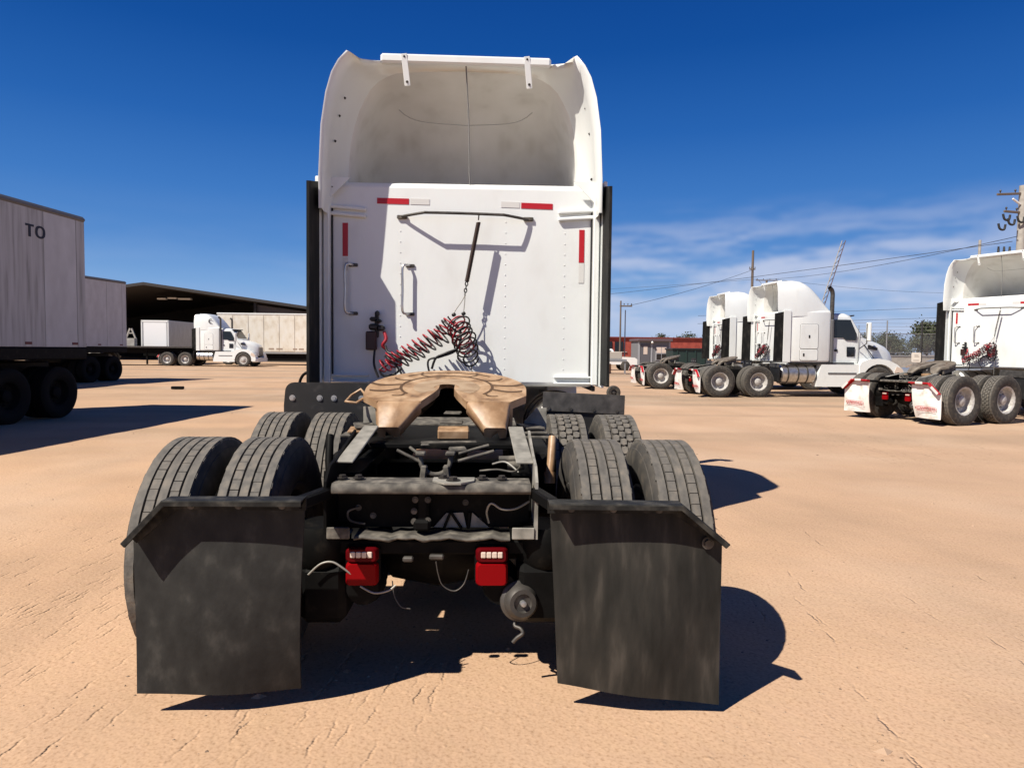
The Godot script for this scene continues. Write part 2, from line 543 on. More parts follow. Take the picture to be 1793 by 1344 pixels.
func chassis(t: Node3D, zb: float, main: bool) -> void:
	for s in [-1.0, 1.0]:
		var st := ST()
		var zf := zb - 3.9
		box(st, Vector3(s * 0.432, 0.772, (0.20 + zf) * 0.5), Vector3(0.010, 0.225, 0.20 - zf))
		box(st, Vector3(s * 0.392, 0.888, (0.20 + zf) * 0.5), Vector3(0.088, 0.010, 0.20 - zf))
		box(st, Vector3(s * 0.392, 0.657, (0.20 + zf) * 0.5), Vector3(0.088, 0.010, 0.20 - zf))
		obj("frame_rail", st, M.black, t)
		# the bracket that closes the rail's end and carries the trailer ramp
		st = ST()
		var ol := [Vector2(0.445, 0.655), Vector2(0.445, 0.90), Vector2(0.36, 0.955), Vector2(0.17, 0.975), Vector2(-0.20, 1.045), Vector2(-0.20, 0.90), Vector2(0.12, 0.66)]
		var pr := []
		for p in ol:
			pr.append(Vector2(-p.x, p.y))
		prism(st, pr, 0.012, Transform3D(Basis(Vector3(0, 0, -1), Vector3.UP, Vector3(1, 0, 0)), Vector3(s * 0.4475 - 0.006, 0, 0)))
		var br := obj("rail_end_bracket", st, M.grey_steel if s > 0.0 else M.black, t)
		st = ST()
		bar(st, Vector3(s * 0.405, 0.952, 0.26), Vector3(s * 0.382, 1.05, -0.30), 0.078, 0.010, 0.003)
		obj("trailer_ramp", st, M.grey_steel, br)
		st = ST()
		box(st, Vector3(s * 0.396, 0.662, 0.385), Vector3(0.088, 0.012, 0.12), 0.003)
		box(st, Vector3(s * 0.392, 0.681, 0.4475), Vector3(0.096, 0.050, 0.010), 0.003)
		obj("lower_lip", st, M.grey_steel if s > 0.0 else M.dusty, br)
	# rear cross member: a channel open to the back
	var st := ST()
	box(st, Vector3(0, 0.772, 0.292), Vector3(0.846, 0.205, 0.010))
	var cm := obj("rear_cross_member", st, M.black, t)
	st = ST()
	box(st, Vector3(0, 0.8845, 0.352), Vector3(0.846, 0.010, 0.128), 0.002)
	var arc := []
	var arc2 := []
	for k in 7:
		var a := PI * 0.5 * k / 6.0
		arc.append(Vector2(0.4165 + 0.026 * sin(a), 0.8635 + 0.026 * cos(a)))
	arc.append(Vector2(0.4425, 0.848))
	arc2 = arc.duplicate()
	for k in arc.size():
		var p: Vector2 = arc[arc.size() - 1 - k]
		arc2.append(Vector2(0.4165, 0.8635) + (p - Vector2(0.4165, 0.8635)) * 0.66 if k > 0 else Vector2(p.x - 0.009, p.y))
	prism(st, arc2, 0.846, Transform3D(Basis(Vector3(0, 0, 1), Vector3.UP, Vector3(-1, 0, 0)), Vector3(0.423, 0, 0)), true)
	obj("top_flange", st, M.dusty, cm)
	st = ST()
	var low := []
	for k in 19:
		var x := -0.33 + k * 0.037
		var w := 0.006 * sin(k * 1.3) + 0.004 * sin(k * 2.9)
		low.append([Vector3(x, 0.662 + w, 0.30), Vector3(x, 0.660 + w, 0.42), Vector3(x, 0.654 + w * 0.6, 0.435), Vector3(x, 0.645 + w, 0.43), Vector3(x, 0.650 + w, 0.30)])
	sheet(st, low, true)
	obj("lower_flange", st, M.dusty, cm)
	for x in [-0.395, -0.325, 0.045, 0.215, 0.30]:
		bolt(cm, Vector3(x, 0.897 if x < 0.0 or x > 0.1 else 0.90, 0.345), 0.016, 0.014, Vector3.UP, M.bolt_dark)
	st = ST()
	prism(st, [Vector2(0.02, 0.02), Vector2(0.20, 0.02), Vector2(0.20, 0.10), Vector2(0.145, 0.155), Vector2(0.075, 0.155), Vector2(0.02, 0.09)], 0.008, Transform3D(Basis(Vector3.RIGHT, Vector3(0, 0, 1), Vector3(0, -1, 0)), Vector3(-0.02, 0.898, 0.30)))
	obj("gusset_plate", st, M.grey_steel, cm)
	bolt(cm, Vector3(0.09, 0.898, 0.40), 0.020, 0.016, Vector3.UP, M.bolt_dark)
	# drawbar hanger in the middle of the channel, lines and fittings
	st = ST()
	box(st, Vector3(-0.045, 0.845, 0.40), Vector3(0.12, 0.012, 0.05), 0.003)
	box(st, Vector3(-0.045, 0.77, 0.35), Vector3(0.055, 0.16, 0.06), 0.012)
	box(st, Vector3(-0.045, 0.70, 0.375), Vector3(0.075, 0.05, 0.05), 0.012)
	obj("centre_hanger", st, M.black, cm)
	for f in [[-0.075, 0.81], [-0.08, 0.76], [-0.02, 0.81], [-0.08, 0.715], [-0.02, 0.72], [-0.33, 0.83], [-0.335, 0.755], [-0.27, 0.72], [0.20, 0.70], [0.14, 0.78]]:
		bolt(cm, Vector3(f[0], f[1], 0.380 if f[0] > -0.1 and f[0] < 0.0 else 0.297), 0.009, 0.010, Vector3(0, 0, 1), M.dusty)
	var k2 := 0
	for pts in [[Vector3(0.42, 0.80, 0.36), Vector3(0.36, 0.775, 0.39), Vector3(0.30, 0.775, 0.40), Vector3(0.255, 0.80, 0.40), Vector3(0.235, 0.76, 0.38), Vector3(0.245, 0.70, 0.34)], [Vector3(-0.33, 0.76, 0.31), Vector3(-0.37, 0.75, 0.35), Vector3(-0.36, 0.71, 0.35), Vector3(-0.30, 0.69, 0.33)], [Vector3(0.26, 0.92, 0.10), Vector3(0.32, 0.94, 0.16), Vector3(0.38, 0.90, 0.2)], [Vector3(0.20, 0.905, 0.20), Vector3(0.28, 0.915, 0.22), Vector3(0.36, 0.91, 0.24), Vector3(0.40, 0.93, 0.12)]]:
		st = ST()
		tube(st, curve(pts, 5), 0.005, 6)
		obj("air_line", st, M.wire if k2 % 2 == 0 else M.dusty, cm)
		k2 += 1
	st = ST()
	tube(st, [Vector3(0.33, 0.915, 0.12), Vector3(0.41, 0.92, 0.12)], 0.022, 10)
	tube(st, [Vector3(0.29, 0.935, 0.05), Vector3(0.42, 0.94, 0.05)], 0.016, 10)
	obj("air_valve", st, M.dusty, cm)
	# stiffener plate low in the channel, dark ribs across it
	for ol in [[Vector2(0.0, 0.672), Vector2(0.055, 0.735), Vector2(0.13, 0.738), Vector2(0.145, 0.672)], [Vector2(0.162, 0.672), Vector2(0.170, 0.738), Vector2(0.245, 0.672)]]:
		st = ST()
		prism(st, ol, 0.006, Transform3D(Basis.IDENTITY, Vector3(0, 0, 0.305)))
		obj("stiffener_plate", st, M.grey_steel, cm)
	for e in [[0.045, 0.668, 0.075, 0.742], [0.075, 0.742, 0.125, 0.668], [0.153, 0.668, 0.158, 0.742]]:
		st = ST()
		bar(st, Vector3(e[0], e[1], 0.318), Vector3(e[2], e[3], 0.318), 0.012, 0.012, 0.002)
		obj("truss_strut", st, M.black, cm)
	# torque rods and their bracket on the rear axle
	st = ST()
	var u := []
	for k in 13:
		var a := PI * (1.0 + k / 12.0)
		u.append(Vector3(-0.017 + 0.072 * cos(a), 0.925 + 0.072 * sin(a), 0.02))
	tube(st, [Vector3(-0.092, 0.955, 0.02), u[0]] + u.slice(1, 12) + [u[12], Vector3(0.058, 0.955, 0.02)], 0.012, 8)
	box(st, Vector3(-0.088, 0.957, 0.02), Vector3(0.045, 0.016, 0.06), 0.004)
	box(st, Vector3(0.055, 0.957, 0.02), Vector3(0.045, 0.016, 0.06), 0.004)
	box(st, Vector3(-0.082, 0.80, 0.02), Vector3(0.03, 0.20, 0.05), 0.006, Basis(Vector3(0, 0, 1), -0.12))
	box(st, Vector3(0.046, 0.80, 0.02), Vector3(0.03, 0.20, 0.05), 0.006, Basis(Vector3(0, 0, 1), 0.12))
	obj("torque_rod_bracket", st, M.dusty, t)
	for e in [[-0.205, 0.972, 0.02, -0.095, 0.918, 0.02], [-0.155, 0.968, -0.10, -0.095, 0.935, -0.05], [0.095, 0.93, 0.08, 0.265, 0.975, 0.05], [0.092, 0.945, -0.05, 0.24, 0.985, -0.08]]:
		st = ST()
		tube(st, [Vector3(e[0], e[1], e[2]), Vector3(e[3], e[4], e[5])], 0.008, 8)
		obj("tie_rod", st, M.dusty, t)
	# axles, springs, chambers
	for z in [0.0, -1.32]:
		st = ST()
		tube(st, [Vector3(-0.95, 0.51, z), Vector3(-0.3, 0.51, z), Vector3(-0.22, 0.51, z), Vector3(0, 0.51, z), Vector3(0.22, 0.51, z), Vector3(0.3, 0.51, z), Vector3(0.95, 0.51, z)], [0.065, 0.075, 0.16, 0.20, 0.16, 0.075, 0.065], 14)
		obj("axle", st, M.black, t)
		for s in [-1.0, 1.0]:
			st = ST()
			lathe(st, [Vector2(0.0, -0.10), Vector2(0.10, -0.10), Vector2(0.13, -0.06), Vector2(0.135, 0.04), Vector2(0.12, 0.09), Vector2(0.0, 0.10)], 18, Transform3D(Basis(Vector3(0, 0, 1), PI * 0.5), Vector3(s * 0.50, 0.60, z + 0.30)))
			box(st, Vector3(s * 0.47, 0.40, z + 0.30), Vector3(0.20, 0.26, 0.22), 0.03)
			obj("air_spring", st, M.black, t)
			st = ST()
			lathe(st, [Vector2(0.0, -0.11), Vector2(0.07, -0.11), Vector2(0.082, -0.07), Vector2(0.082, 0.0), Vector2(0.088, 0.01), Vector2(0.082, 0.02), Vector2(0.08, 0.09), Vector2(0.0, 0.11)], 18, Transform3D(Basis(Vector3.UP, PI * 0.5), Vector3(s * 0.30, 0.42, z + 0.28)))
			obj("brake_chamber", st, M.black, t)
	for s in [-1.0, 1.0]:
		st = ST()
		box(st, Vector3(s * 0.535, 0.74, -0.66), Vector3(0.13, 0.34, 0.80), 0.03)
		box(st, Vector3(s * 0.52, 0.56, -0.66), Vector3(0.09, 0.34, 0.30), 0.03)
		obj("suspension_hanger", st, M.black, t)
		st = ST()
		box(st, Vector3(s * 0.50, 0.66, -1.95 + 0.28), Vector3(0.20, 0.40, 0.30), 0.03)
		obj("air_dryer", st, M.black, t)
	st = ST()
	box(st, Vector3(0, 0.70, -0.66), Vector3(0.80, 0.22, 0.16), 0.02)
	obj("middle_cross_member", st, M.black, t)
	st = ST()
	tube(st, [Vector3(0, 0.55, -0.2), Vector3(0, 0.58, -1.15)], 0.05, 10)
	tube(st, [Vector3(0, 0.58, -1.5), Vector3(0, 0.62, zb - 2.0)], 0.06, 10)
	obj("drive_shaft", st, M.black, t)
	st = ST()
	box(st, Vector3(0, 0.70, zb - 2.6), Vector3(0.8, 0.75, 1.6), 0.1)
	obj("engine_block", st, M.black, t)
	# horn-shaped can that hangs beside the right tail light
	st = ST()
	var xf := Transform3D(Basis(Vector3.UP, -PI * 0.5).rotated(Vector3.UP, 0.20).rotated(Vector3.RIGHT, -0.12), Vector3(0.385, 0.372, 0.40))
	lathe(st, [Vector2(0.0, -0.16), Vector2(0.06, -0.16), Vector2(0.078, -0.13), Vector2(0.080, -0.02), Vector2(0.088, -0.015), Vector2(0.088, 0.0), Vector2(0.076, 0.008), Vector2(0.070, 0.035), Vector2(0.058, 0.050), Vector2(0.040, 0.050), Vector2(0.034, 0.040), Vector2(0.0, 0.036)], 32, xf)
	var can := obj("brake_can", st, M.stack, t)
	st = ST()
	lathe(st, [Vector2(0.014, 0.03), Vector2(0.013, 0.062), Vector2(0.0, 0.064)], 8, xf)
	obj("centre_nut", st, M.bolt, can)
	st = ST()
	tube(st, curve([Vector3(0.375, 0.31, 0.38), Vector3(0.36, 0.27, 0.41), Vector3(0.385, 0.262, 0.43), Vector3(0.395, 0.245, 0.44), Vector3(0.37, 0.225, 0.44), Vector3(0.352, 0.205, 0.44)], 5), 0.008, 6)
	obj("strap_end", st, M.stack, t)
	# quarter fenders ahead of the front drive wheels
	st = ST()
	var o := []
	for p in [[-1.26, 1.195, 0.06], [-0.715, 1.195, 0.06]]:
		for k in 6:
			var a := PI * 0.5 * k / 5.0
			if p[0] < -1.0:
				o.append(Vector2(p[0] - 0.07 * cos(a) + 0.0, p[1] - 0.07 + 0.07 * sin(a)))
			else:
				o.append(Vector2(p[0] + 0.03 * sin(a), p[1] - 0.03 + 0.03 * cos(a)))
	o += [Vector2(-0.685, 0.50), Vector2(-1.34, 0.50), Vector2(-1.34, 1.02)]
	prism(st, o, 0.02, Transform3D(Basis.IDENTITY, Vector3(0, 0, -1.985)))
	var qf := obj("fender_board", st, M.shade_board, t)
	for x in [-1.274, -1.066, -0.957, -0.747]:
		bolt(qf, Vector3(x, 1.076, -1.964), 0.015, 0.012, Vector3(0, 0, 1), M.bolt)
	st = ST()
	box(st, Vector3(0.97, 0.76, -1.975), Vector3(0.635, 0.50, 0.016), 0.004)
	qf = obj("fender_board", st, M.shade_board, t)
	st = ST()
	box(st, Vector3(0.971, 1.055, -1.96), Vector3(0.64, 0.150, 0.012), 0.003, Basis(Vector3(0, 0, 1), -0.038).rotated(Vector3.RIGHT, -0.10))
	obj("fender_clamp", st, M.stack, qf)
	for x in [0.70, 0.87, 1.05, 1.23]:
		bolt(qf, Vector3(x, 1.005 - (x - 0.97) * 0.038, -1.955), 0.013, 0.014, Vector3(0, 0, 1), M.stack)
	# deck plate and tank between the rails
	st = ST()
	box(st, Vector3(0, 0.93, -1.72), Vector3(0.86, 0.012, 0.5), 0.002)
	obj("deck_plate", st, M.dusty, t)
	for s in [-1.0, 1.0]:
		st = ST()
		lathe(st, [Vector2(0.0, -0.30), Vector2(0.09, -0.29), Vector2(0.125, -0.24), Vector2(0.125, 0.24), Vector2(0.09, 0.29), Vector2(0.0, 0.30)], 18, Transform3D(Basis.IDENTITY, Vector3(s * 0.0, 0.45, -0.66 - s * 0.3)))
		obj("air_tank", st, M.black, t)
		# fuel tanks and side skirts ahead of the drive wheels
		st = ST()
		lathe(st, [Vector2(0.0, -0.60), Vector2(0.27, -0.60), Vector2(0.31, -0.56), Vector2(0.31, 0.56), Vector2(0.27, 0.60), Vector2(0.0, 0.60)], 28, Transform3D(Basis(Vector3.UP, PI * 0.5), Vector3(s * 0.88, 0.76, zb - 0.42)))
		var ft := obj("fuel_tank", st, M.alu, t)
		for z in [-0.72, -0.40, -0.05]:
			st = ST()
			lathe(st, [Vector2(0.311, -0.025), Vector2(0.317, -0.025), Vector2(0.317, 0.025), Vector2(0.311, 0.025)], 28, Transform3D(Basis(Vector3.UP, PI * 0.5), Vector3(s * 0.88, 0.76, zb + z)))
			obj("tank_strap", st, M.stack, ft)
		st = ST()
		var sk := [Vector2(-1.05, 0.36), Vector2(-1.05, 0.52), Vector2(-1.22, 1.10), Vector2(-2.62, 1.10), Vector2(-2.62, 0.36)]
		prism(st, sk, 0.30, Transform3D(Basis(Vector3(0, 0, 1), Vector3.UP, Vector3(-1, 0, 0)), Vector3(s * 0.98 + 0.15, 0, zb)))
		var skirt := obj("side_skirt", st, M.paint, t)
		st = ST()
		box(st, Vector3(s * 1.136, 0.80, zb - 1.95), Vector3(0.02, 0.05, 1.0), 0.004)
		obj("step", st, M.shroud, skirt)

func fifth_wheel(t: Node3D, main: bool) -> void:
	var steel: Material = M.rust if main else M.fifth_other
	var tl := 0.235
	var xf := Transform3D(Basis(Vector3.RIGHT, Vector3(0, -sin(tl), cos(tl)), Vector3(0, -cos(tl), -sin(tl))), Vector3(-0.012, 1.232, -0.69))
	var out := []
	for k in 33:                                   # round the front from the right corner to the left one
		var a := PI * (0.5 - k / 32.0)
		out.append(Vector2(0.468 * sin(a), -0.40 * cos(a)))
	out.insert(0, Vector2(0.462, 0.13))
	out.insert(0, Vector2(0.368, 0.25))
	out += [Vector2(-0.462, 0.13), Vector2(-0.368, 0.25), Vector2(-0.125, 0.25), Vector2(-0.062, 0.07), Vector2(-0.045, 0.0), Vector2(-0.045, -0.10)]
	for k in 9:
		var a := PI * k / 8.0
		out.append(Vector2(-0.045 * cos(a), -0.115 - 0.045 * sin(a)))
	out += [Vector2(0.045, -0.10), Vector2(0.045, 0.0), Vector2(0.062, 0.07), Vector2(0.125, 0.25)]
	var st := ST()
	prism(st, out, 0.045, xf, false)
	var fw := obj("fifth_wheel", st, steel, t)
	for s in [-1.0, 1.0]:
		st = ST()
		var rings := []
		var cy := 0.0
		var cz := 0.0
		for k in 9:
			var f := k / 8.0
			var ang := 0.34 + 0.30 * minf(1.0, f * 1.5)
			if k > 0:
				cz += 0.182 / 8.0 * cos(ang)
				cy += 0.182 / 8.0 * sin(ang)
			var xo := lerpf(0.368, 0.345, f)
			var xi := lerpf(0.125, 0.225, pow(f, 1.15))
			var nrm := Vector2(sin(ang), cos(ang))            # (along the plate, out of the plate)
			var ring := []
			for e in [[xo - 0.012, 0.0], [xo, -0.012], [xo, -0.085], [xo - 0.035, -0.095], [xo - 0.045, -0.040], [xi + 0.050, -0.040], [xi + 0.035, -0.085], [xi, -0.075], [xi, -0.012], [xi + 0.012, 0.0]]:
				ring.append(xf * Vector3(s * e[0], 0.249 + cz + nrm.x * e[1] * 0.6, cy - nrm.y * e[1] + 0.0005))
			rings.append(ring)
		loft(st, rings)
		obj("pickup_ramp", st, steel, fw)
		st = ST()
		box(st, xf * Vector3(s * 0.335, 0.0, 0.10), Vector3(0.10, 0.42, 0.14), 0.015, xf.basis)
		obj("plate_rib", st, steel, fw)
	# polished bearing ring round the throat, then the grease grooves
	var ring := func(r0: float, r1: float, a0: float, a1: float, lift: float, n: int, cy: float) -> SurfaceTool:
		var q := ST()
		var rows := []
		for k in n + 1:
			var a := lerpf(a0, a1, float(k) / n)
			var row := []
			for r in [r0, r1]:
				row.append(xf * Vector3(sin(a) * r, cy - cos(a) * r * 0.88, -lift))
			rows.append(row)
		sheet(q, rows, false, false)
		return q
	obj("bearing_ring", ring.call(0.075, 0.195, -2.35, 2.35, 0.0012, 40, -0.02), M.polished if main else M.fifth_other, fw)
	obj("grease_groove", ring.call(0.260, 0.277, -2.2, 2.2, 0.0016, 40, -0.03), M.grease, fw)
	obj("grease_groove", ring.call(0.364, 0.378, -0.75, 0.75, 0.0016, 24, -0.02), M.grease, fw)
	for e in [[-1.75, 0.275, 0.45], [-1.38, 0.275, 0.46], [-0.95, 0.275, 0.40], [-0.42, 0.275, 0.40], [0.42, 0.275, 0.40], [0.95, 0.275, 0.40], [1.38, 0.275, 0.46], [1.75, 0.275, 0.45], [-2.15, 0.275, 0.36], [2.15, 0.275, 0.36]]:
		st = ST()
		var rows := []
		for k in 7:
			var r := lerpf(e[1], e[2], k / 6.0)
			var a: float = e[0] + 0.10 * sin(k * 0.5) * signf(e[0])
			var w := 0.008 if absf(absf(e[0]) - 1.55) > 0.3 else 0.011 + 0.004 * k / 6.0
			var c := Vector2(sin(a) * r, -0.03 - cos(a) * r * 0.86)
			var nn := Vector2(cos(a), sin(a))
			rows.append([xf * Vector3(c.x - nn.x * w, c.y - nn.y * w, -0.0014), xf * Vector3(c.x + nn.x * w, c.y + nn.y * w, -0.0014)])
		sheet(st, rows)
		obj("grease_groove", st, M.grease, fw)
	st = ST()
	tube(st, [xf * Vector3(-0.45, 0.08, 0.03), xf * Vector3(-0.50, 0.0, 0.01), xf * Vector3(-0.545, 0.06, 0.03), xf * Vector3(-0.56, 0.14, 0.04), xf * Vector3(-0.50, 0.15, 0.045), xf * Vector3(-0.47, 0.10, 0.035)], 0.008, 8)
	obj("pull_handle", st, M.rust, fw)
	# jaws and lock seen down the throat
	var kk := 0
	for e in [[0.03, 1.095, -0.62, 0.10, 0.012, 0.05], [0.03, 1.055, -0.50, 0.13, 0.014, 0.05], [0.045, 1.005, -0.42, 0.17, 0.05, 0.10], [0.03, 0.965, -0.28, 0.30, 0.014, 0.06], [0.08, 0.945, -0.20, 0.09, 0.02, 0.05]]:
		st = ST()
		box(st, Vector3(e[0], e[1], e[2]), Vector3(e[3], e[4], e[5]), minf(0.006, e[4] * 0.4), Basis(Vector3.RIGHT, 0.15).rotated(Vector3.UP, 0.1 * kk - 0.15))
		obj("lock_jaw" if kk < 3 else "slide_bar", st, M.rust if kk == 2 else M.dusty, fw)
		kk += 1
	st = ST()
	box(st, Vector3(-0.02, 0.955, -0.66), Vector3(0.86, 0.03, 0.85), 0.006)
	box(st, Vector3(-0.36, 1.06, -0.68), Vector3(0.06, 0.20, 0.30), 0.02)
	box(st, Vector3(0.33, 1.06, -0.68), Vector3(0.06, 0.20, 0.30), 0.02)
	obj("slider_base", st, M.black, t)
	for s in [-1.0, 1.0]:
		for k in 3:
			st = ST()
			box(st, Vector3(s * (0.50 - k * 0.01), 0.975 + k * 0.022, -0.58 - k * 0.02), Vector3(0.17 - k * 0.03, 0.013, 0.22), 0.003, Basis(Vector3.UP, 0.12 * k))
			obj("mounting_plate", st, M.rust if k == 1 and s < 0.0 else M.dusty, t)
		st = ST()
		var fin := [Vector2(0.0, 0.0), Vector2(0.13, 0.0), Vector2(0.13, 0.05), Vector2(0.06, 0.13), Vector2(0.0, 0.13)]
		prism(st, fin, 0.012, Transform3D(Basis(Vector3(-s, 0, 0), Vector3.UP, Vector3(0, 0, -s)), Vector3(s * 0.58 if s > 0.0 else -0.50, 0.99, -0.72)))
		obj("mounting_fin", st, M.grey_steel, t)
		st = ST()
		tube(st, [Vector3(s * 0.565, 1.02, -0.15), Vector3(s * 0.553, 0.90, -0.08), Vector3(s * 0.545, 0.845, -0.06)], 0.020, 10)
		tube(st, [Vector3(s * 0.545, 0.855, -0.06), Vector3(s * 0.545, 0.80, -0.05)], 0.028, 10)
		obj("shock_absorber", st, M.rust if s > 0.0 else M.black, t)

func sleeper(t: Node3D, zb: float, main: bool) -> void:
	var n := 7
	var st := ST()
	loft(st, [rrect(1.09, 1.19, 2.80, 0.03, zb, n), rrect(1.12, 1.165, 2.835, 0.05, zb - 0.012, n), rrect(1.14, 1.15, 2.85, 0.07, zb - 0.05, n), rrect(1.14, 1.15, 2.85, 0.07, zb - 1.42, n), rrect(1.10, 1.17, 2.83, 0.07, zb - 1.5, n)])
	var sl := obj("sleeper", st, M.paint, t)
	for s in [-1.0, 1.0]:
		# fairing that carries on past the back wall, with its rubber edge
		st = ST()
		box(st, Vector3(s * 1.166, 2.0, zb + 0.04), Vector3(0.03, 1.69, 0.26), 0.006, Basis(Vector3.UP, s * 0.03))
		obj("side_fairing", st, M.paint, t)
		st = ST()
		box(st, Vector3(s * 1.115, 2.0, zb + 0.055), Vector3(0.05, 1.66, 0.07), 0.008)
		obj("corner_post", st, M.paint, t)
		st = ST()
		box(st, Vector3(s * 1.083, 1.93, zb + 0.012), Vector3(0.012, 1.38, 0.020))
		obj("door_seal", st, M.dark_trim, t)
		st = ST()
		prism(st, [Vector2(0.165, 1.18), Vector2(0.49, 1.18), Vector2(0.47, 2.735), Vector2(0.165, 2.80)], 0.022, Transform3D(Basis(Vector3(0, 0, 1), Vector3.UP, Vector3(-1, 0, 0)), Vector3(s * 1.163 + 0.011, 0, zb)))
		obj("side_extender", st, M.rubber, t)
		# two pressed rails at waist height and one at the foot
		for y in [2.625, 2.568]:
			st = ST()
			bar(st, Vector3(s * 0.80, y - 0.012, zb + 0.018), Vector3(s * 1.11, y + 0.012, zb + 0.018), 0.036, 0.030, 0.008)
			obj("wall_rail", st, M.paint, t)
		for y in [1.235, 1.182]:
			st = ST()
			bar(st, Vector3(s * 0.78, y, zb + 0.018), Vector3(s * 1.09, y, zb + 0.018), 0.040, 0.016, 0.006)
			obj("foot_rail", st, M.paint, t)
		# corner gussets under the roof fairing
		st = ST()
		prism(st, [Vector2(s * 1.12, 2.86), Vector2(s * 0.92, 2.86), Vector2(s * 1.12, 2.66)], 0.012, Transform3D(Basis.IDENTITY, Vector3(0, 0, zb + 0.07)))
		obj("corner_gusset", st, M.paint, t)
		# grab handle: one short rod each side of the middle, only the driver's half
		st = ST()
		var hx := -0.965 if s < 0.0 else -0.492
		tube(st, curve([Vector3(hx + 0.055, 2.155, zb + 0.0), Vector3(hx + 0.03, 2.157, zb + 0.05), Vector3(hx, 2.13, zb + 0.075), Vector3(hx, 1.95, zb + 0.075), Vector3(hx, 1.78, zb + 0.075), Vector3(hx + 0.03, 1.752, zb + 0.05), Vector3(hx + 0.055, 1.752, zb + 0.0)], 5), 0.011, 8)
		obj("grab_handle", st, M.alu, t)
		for y in [2.155, 1.752]:
			st = ST()
			box(st, Vector3(hx + 0.055, y, zb + 0.008), Vector3(0.075, 0.028, 0.014), 0.005)
			obj("handle_foot", st, M.stack, t)
		# storage doors in the sleeper's side
		for d in [[-0.95, 2.0, 0.62, 0.80], [-0.95, 1.40, 0.62, 0.36]]:
			st = ST()
			loft(st, [rrect(d[2] * 0.5, -d[3] * 0.5, d[3] * 0.5, 0.06, 0.0, 5), rrect(d[2] * 0.5, -d[3] * 0.5, d[3] * 0.5, 0.06, 0.006, 5), rrect(d[2] * 0.5 - 0.008, -d[3] * 0.5 + 0.008, d[3] * 0.5 - 0.008, 0.055, 0.010, 5)])
			var od := obj("storage_door", st, M.paint, t)
			od.transform = Transform3D(Basis(Vector3.UP, s * PI * 0.5), Vector3(s * 1.139, d[1], zb + d[0] + 0.20))
			st = ST()
			loft(st, [rrect(d[2] * 0.5 + 0.014, -d[3] * 0.5 - 0.014, d[3] * 0.5 + 0.014, 0.07, 0.0, 5), rrect(d[2] * 0.5 + 0.014, -d[3] * 0.5 - 0.014, d[3] * 0.5 + 0.014, 0.07, 0.003, 5)])
			obj("door_gasket", st, M.seam, od)
			st = ST()
			box(st, Vector3(0.0 if d[3] > 0.5 else -s * 0.18, 0.0, 0.012), Vector3(0.055, 0.10, 0.012), 0.004)
			obj("latch", st, M.dark_trim, od)
		st = ST()
		box(st, Vector3(s * 1.13, 1.135, zb - 1.2), Vector3(0.03, 0.045, 2.3), 0.006)
		obj("sill_trim", st, M.dark_trim, t)
	# reflective tape
	for e in [[-0.582, 2.689, 0.265, 0.048, 0, -0.01], [-0.358, 2.688, 0.16, 0.048, 1, -0.01], [0.398, 2.676, 0.155, 0.048, 1, -0.02], [0.621, 2.668, 0.265, 0.048, 0, -0.02], [-0.978, 2.366, 0.045, 0.275, 0, 0.0], [-0.978, 2.165, 0.045, 0.11, 1, 0.0], [1.003, 2.34, 0.045, 0.275, 0, 0.0], [1.003, 2.115, 0.045, 0.165, 1, 0.0]]:
		st = ST()
		box(st, Vector3(e[0], e[1], zb + 0.0022), Vector3(e[2], e[3], 0.003), 0.0, Basis(Vector3(0, 0, 1), e[5]))
		obj("reflective_tape", st, M.red_tape if e[4] == 0 else M.pale_tape, t)
	# rivets along the wall seams
	for x in [-0.52, 0.86, 0.36]:
		for k in 15:
			st = ST()
			lathe(st, [Vector2(0.0055, 0.0), Vector2(0.0045, 0.0035), Vector2(0.0, 0.0045)], 6, Transform3D(Basis(Vector3.UP, -PI * 0.5), Vector3(x, 1.30 + k * 0.088, zb)))
			obj("rivet", st, M.paint, sl)
	# hose hanger: a bent bar standing off the wall
	st = ST()
	tube(st, curve([Vector3(-0.50, 2.562, zb), Vector3(-0.49, 2.562, zb + 0.03), Vector3(-0.33, 2.572, zb + 0.125), Vector3(-0.27, 2.574, zb + 0.135), Vector3(0.02, 2.572, zb + 0.135), Vector3(0.30, 2.566, zb + 0.135), Vector3(0.36, 2.564, zb + 0.125), Vector3(0.53, 2.552, zb + 0.03), Vector3(0.545, 2.552, zb)], 5), 0.012, 8)
	var hb := obj("hose_hanger_bar", st, M.stack, t)
	for x in [-0.505, 0.55]:
		st = ST()
		box(st, Vector3(x, 2.557, zb + 0.012), Vector3(0.085, 0.032, 0.022), 0.006)
		obj("hanger_foot", st, M.dusty, hb)
	# roof fairing: outer shell, turned-in rim, inside of bare fibre glass
	var outer := [Vector3(1.122, 2.56, 0.31), Vector3(1.116, 2.82, 0.34), Vector3(1.095, 3.20, 0.35), Vector3(1.060, 3.45, 0.34), Vector3(1.016, 3.61, 0.33), Vector3(0.966, 3.707, 0.32), Vector3(0.905, 3.785, 0.30), Vector3(0.84, 3.765, 0.20), Vector3(0.77, 3.80, 0.08), Vector3(0.70, 3.835, -0.02), Vector3(0.5, 3.84, -0.01), Vector3(0.0, 3.845, -0.01)]
	var inner := [Vector3(1.06, 2.56, -0.03), Vector3(1.0, 2.84, -0.19), Vector3(0.975, 3.2, -0.20), Vector3(0.94, 3.36, -0.20), Vector3(0.90, 3.49, -0.20), Vector3(0.85, 3.59, -0.20), Vector3(0.80, 3.67, -0.19), Vector3(0.735, 3.73, -0.18), Vector3(0.66, 3.76, -0.15), Vector3(0.57, 3.775, -0.11), Vector3(0.35, 3.782, -0.08), Vector3(0.0, 3.79, -0.08)]
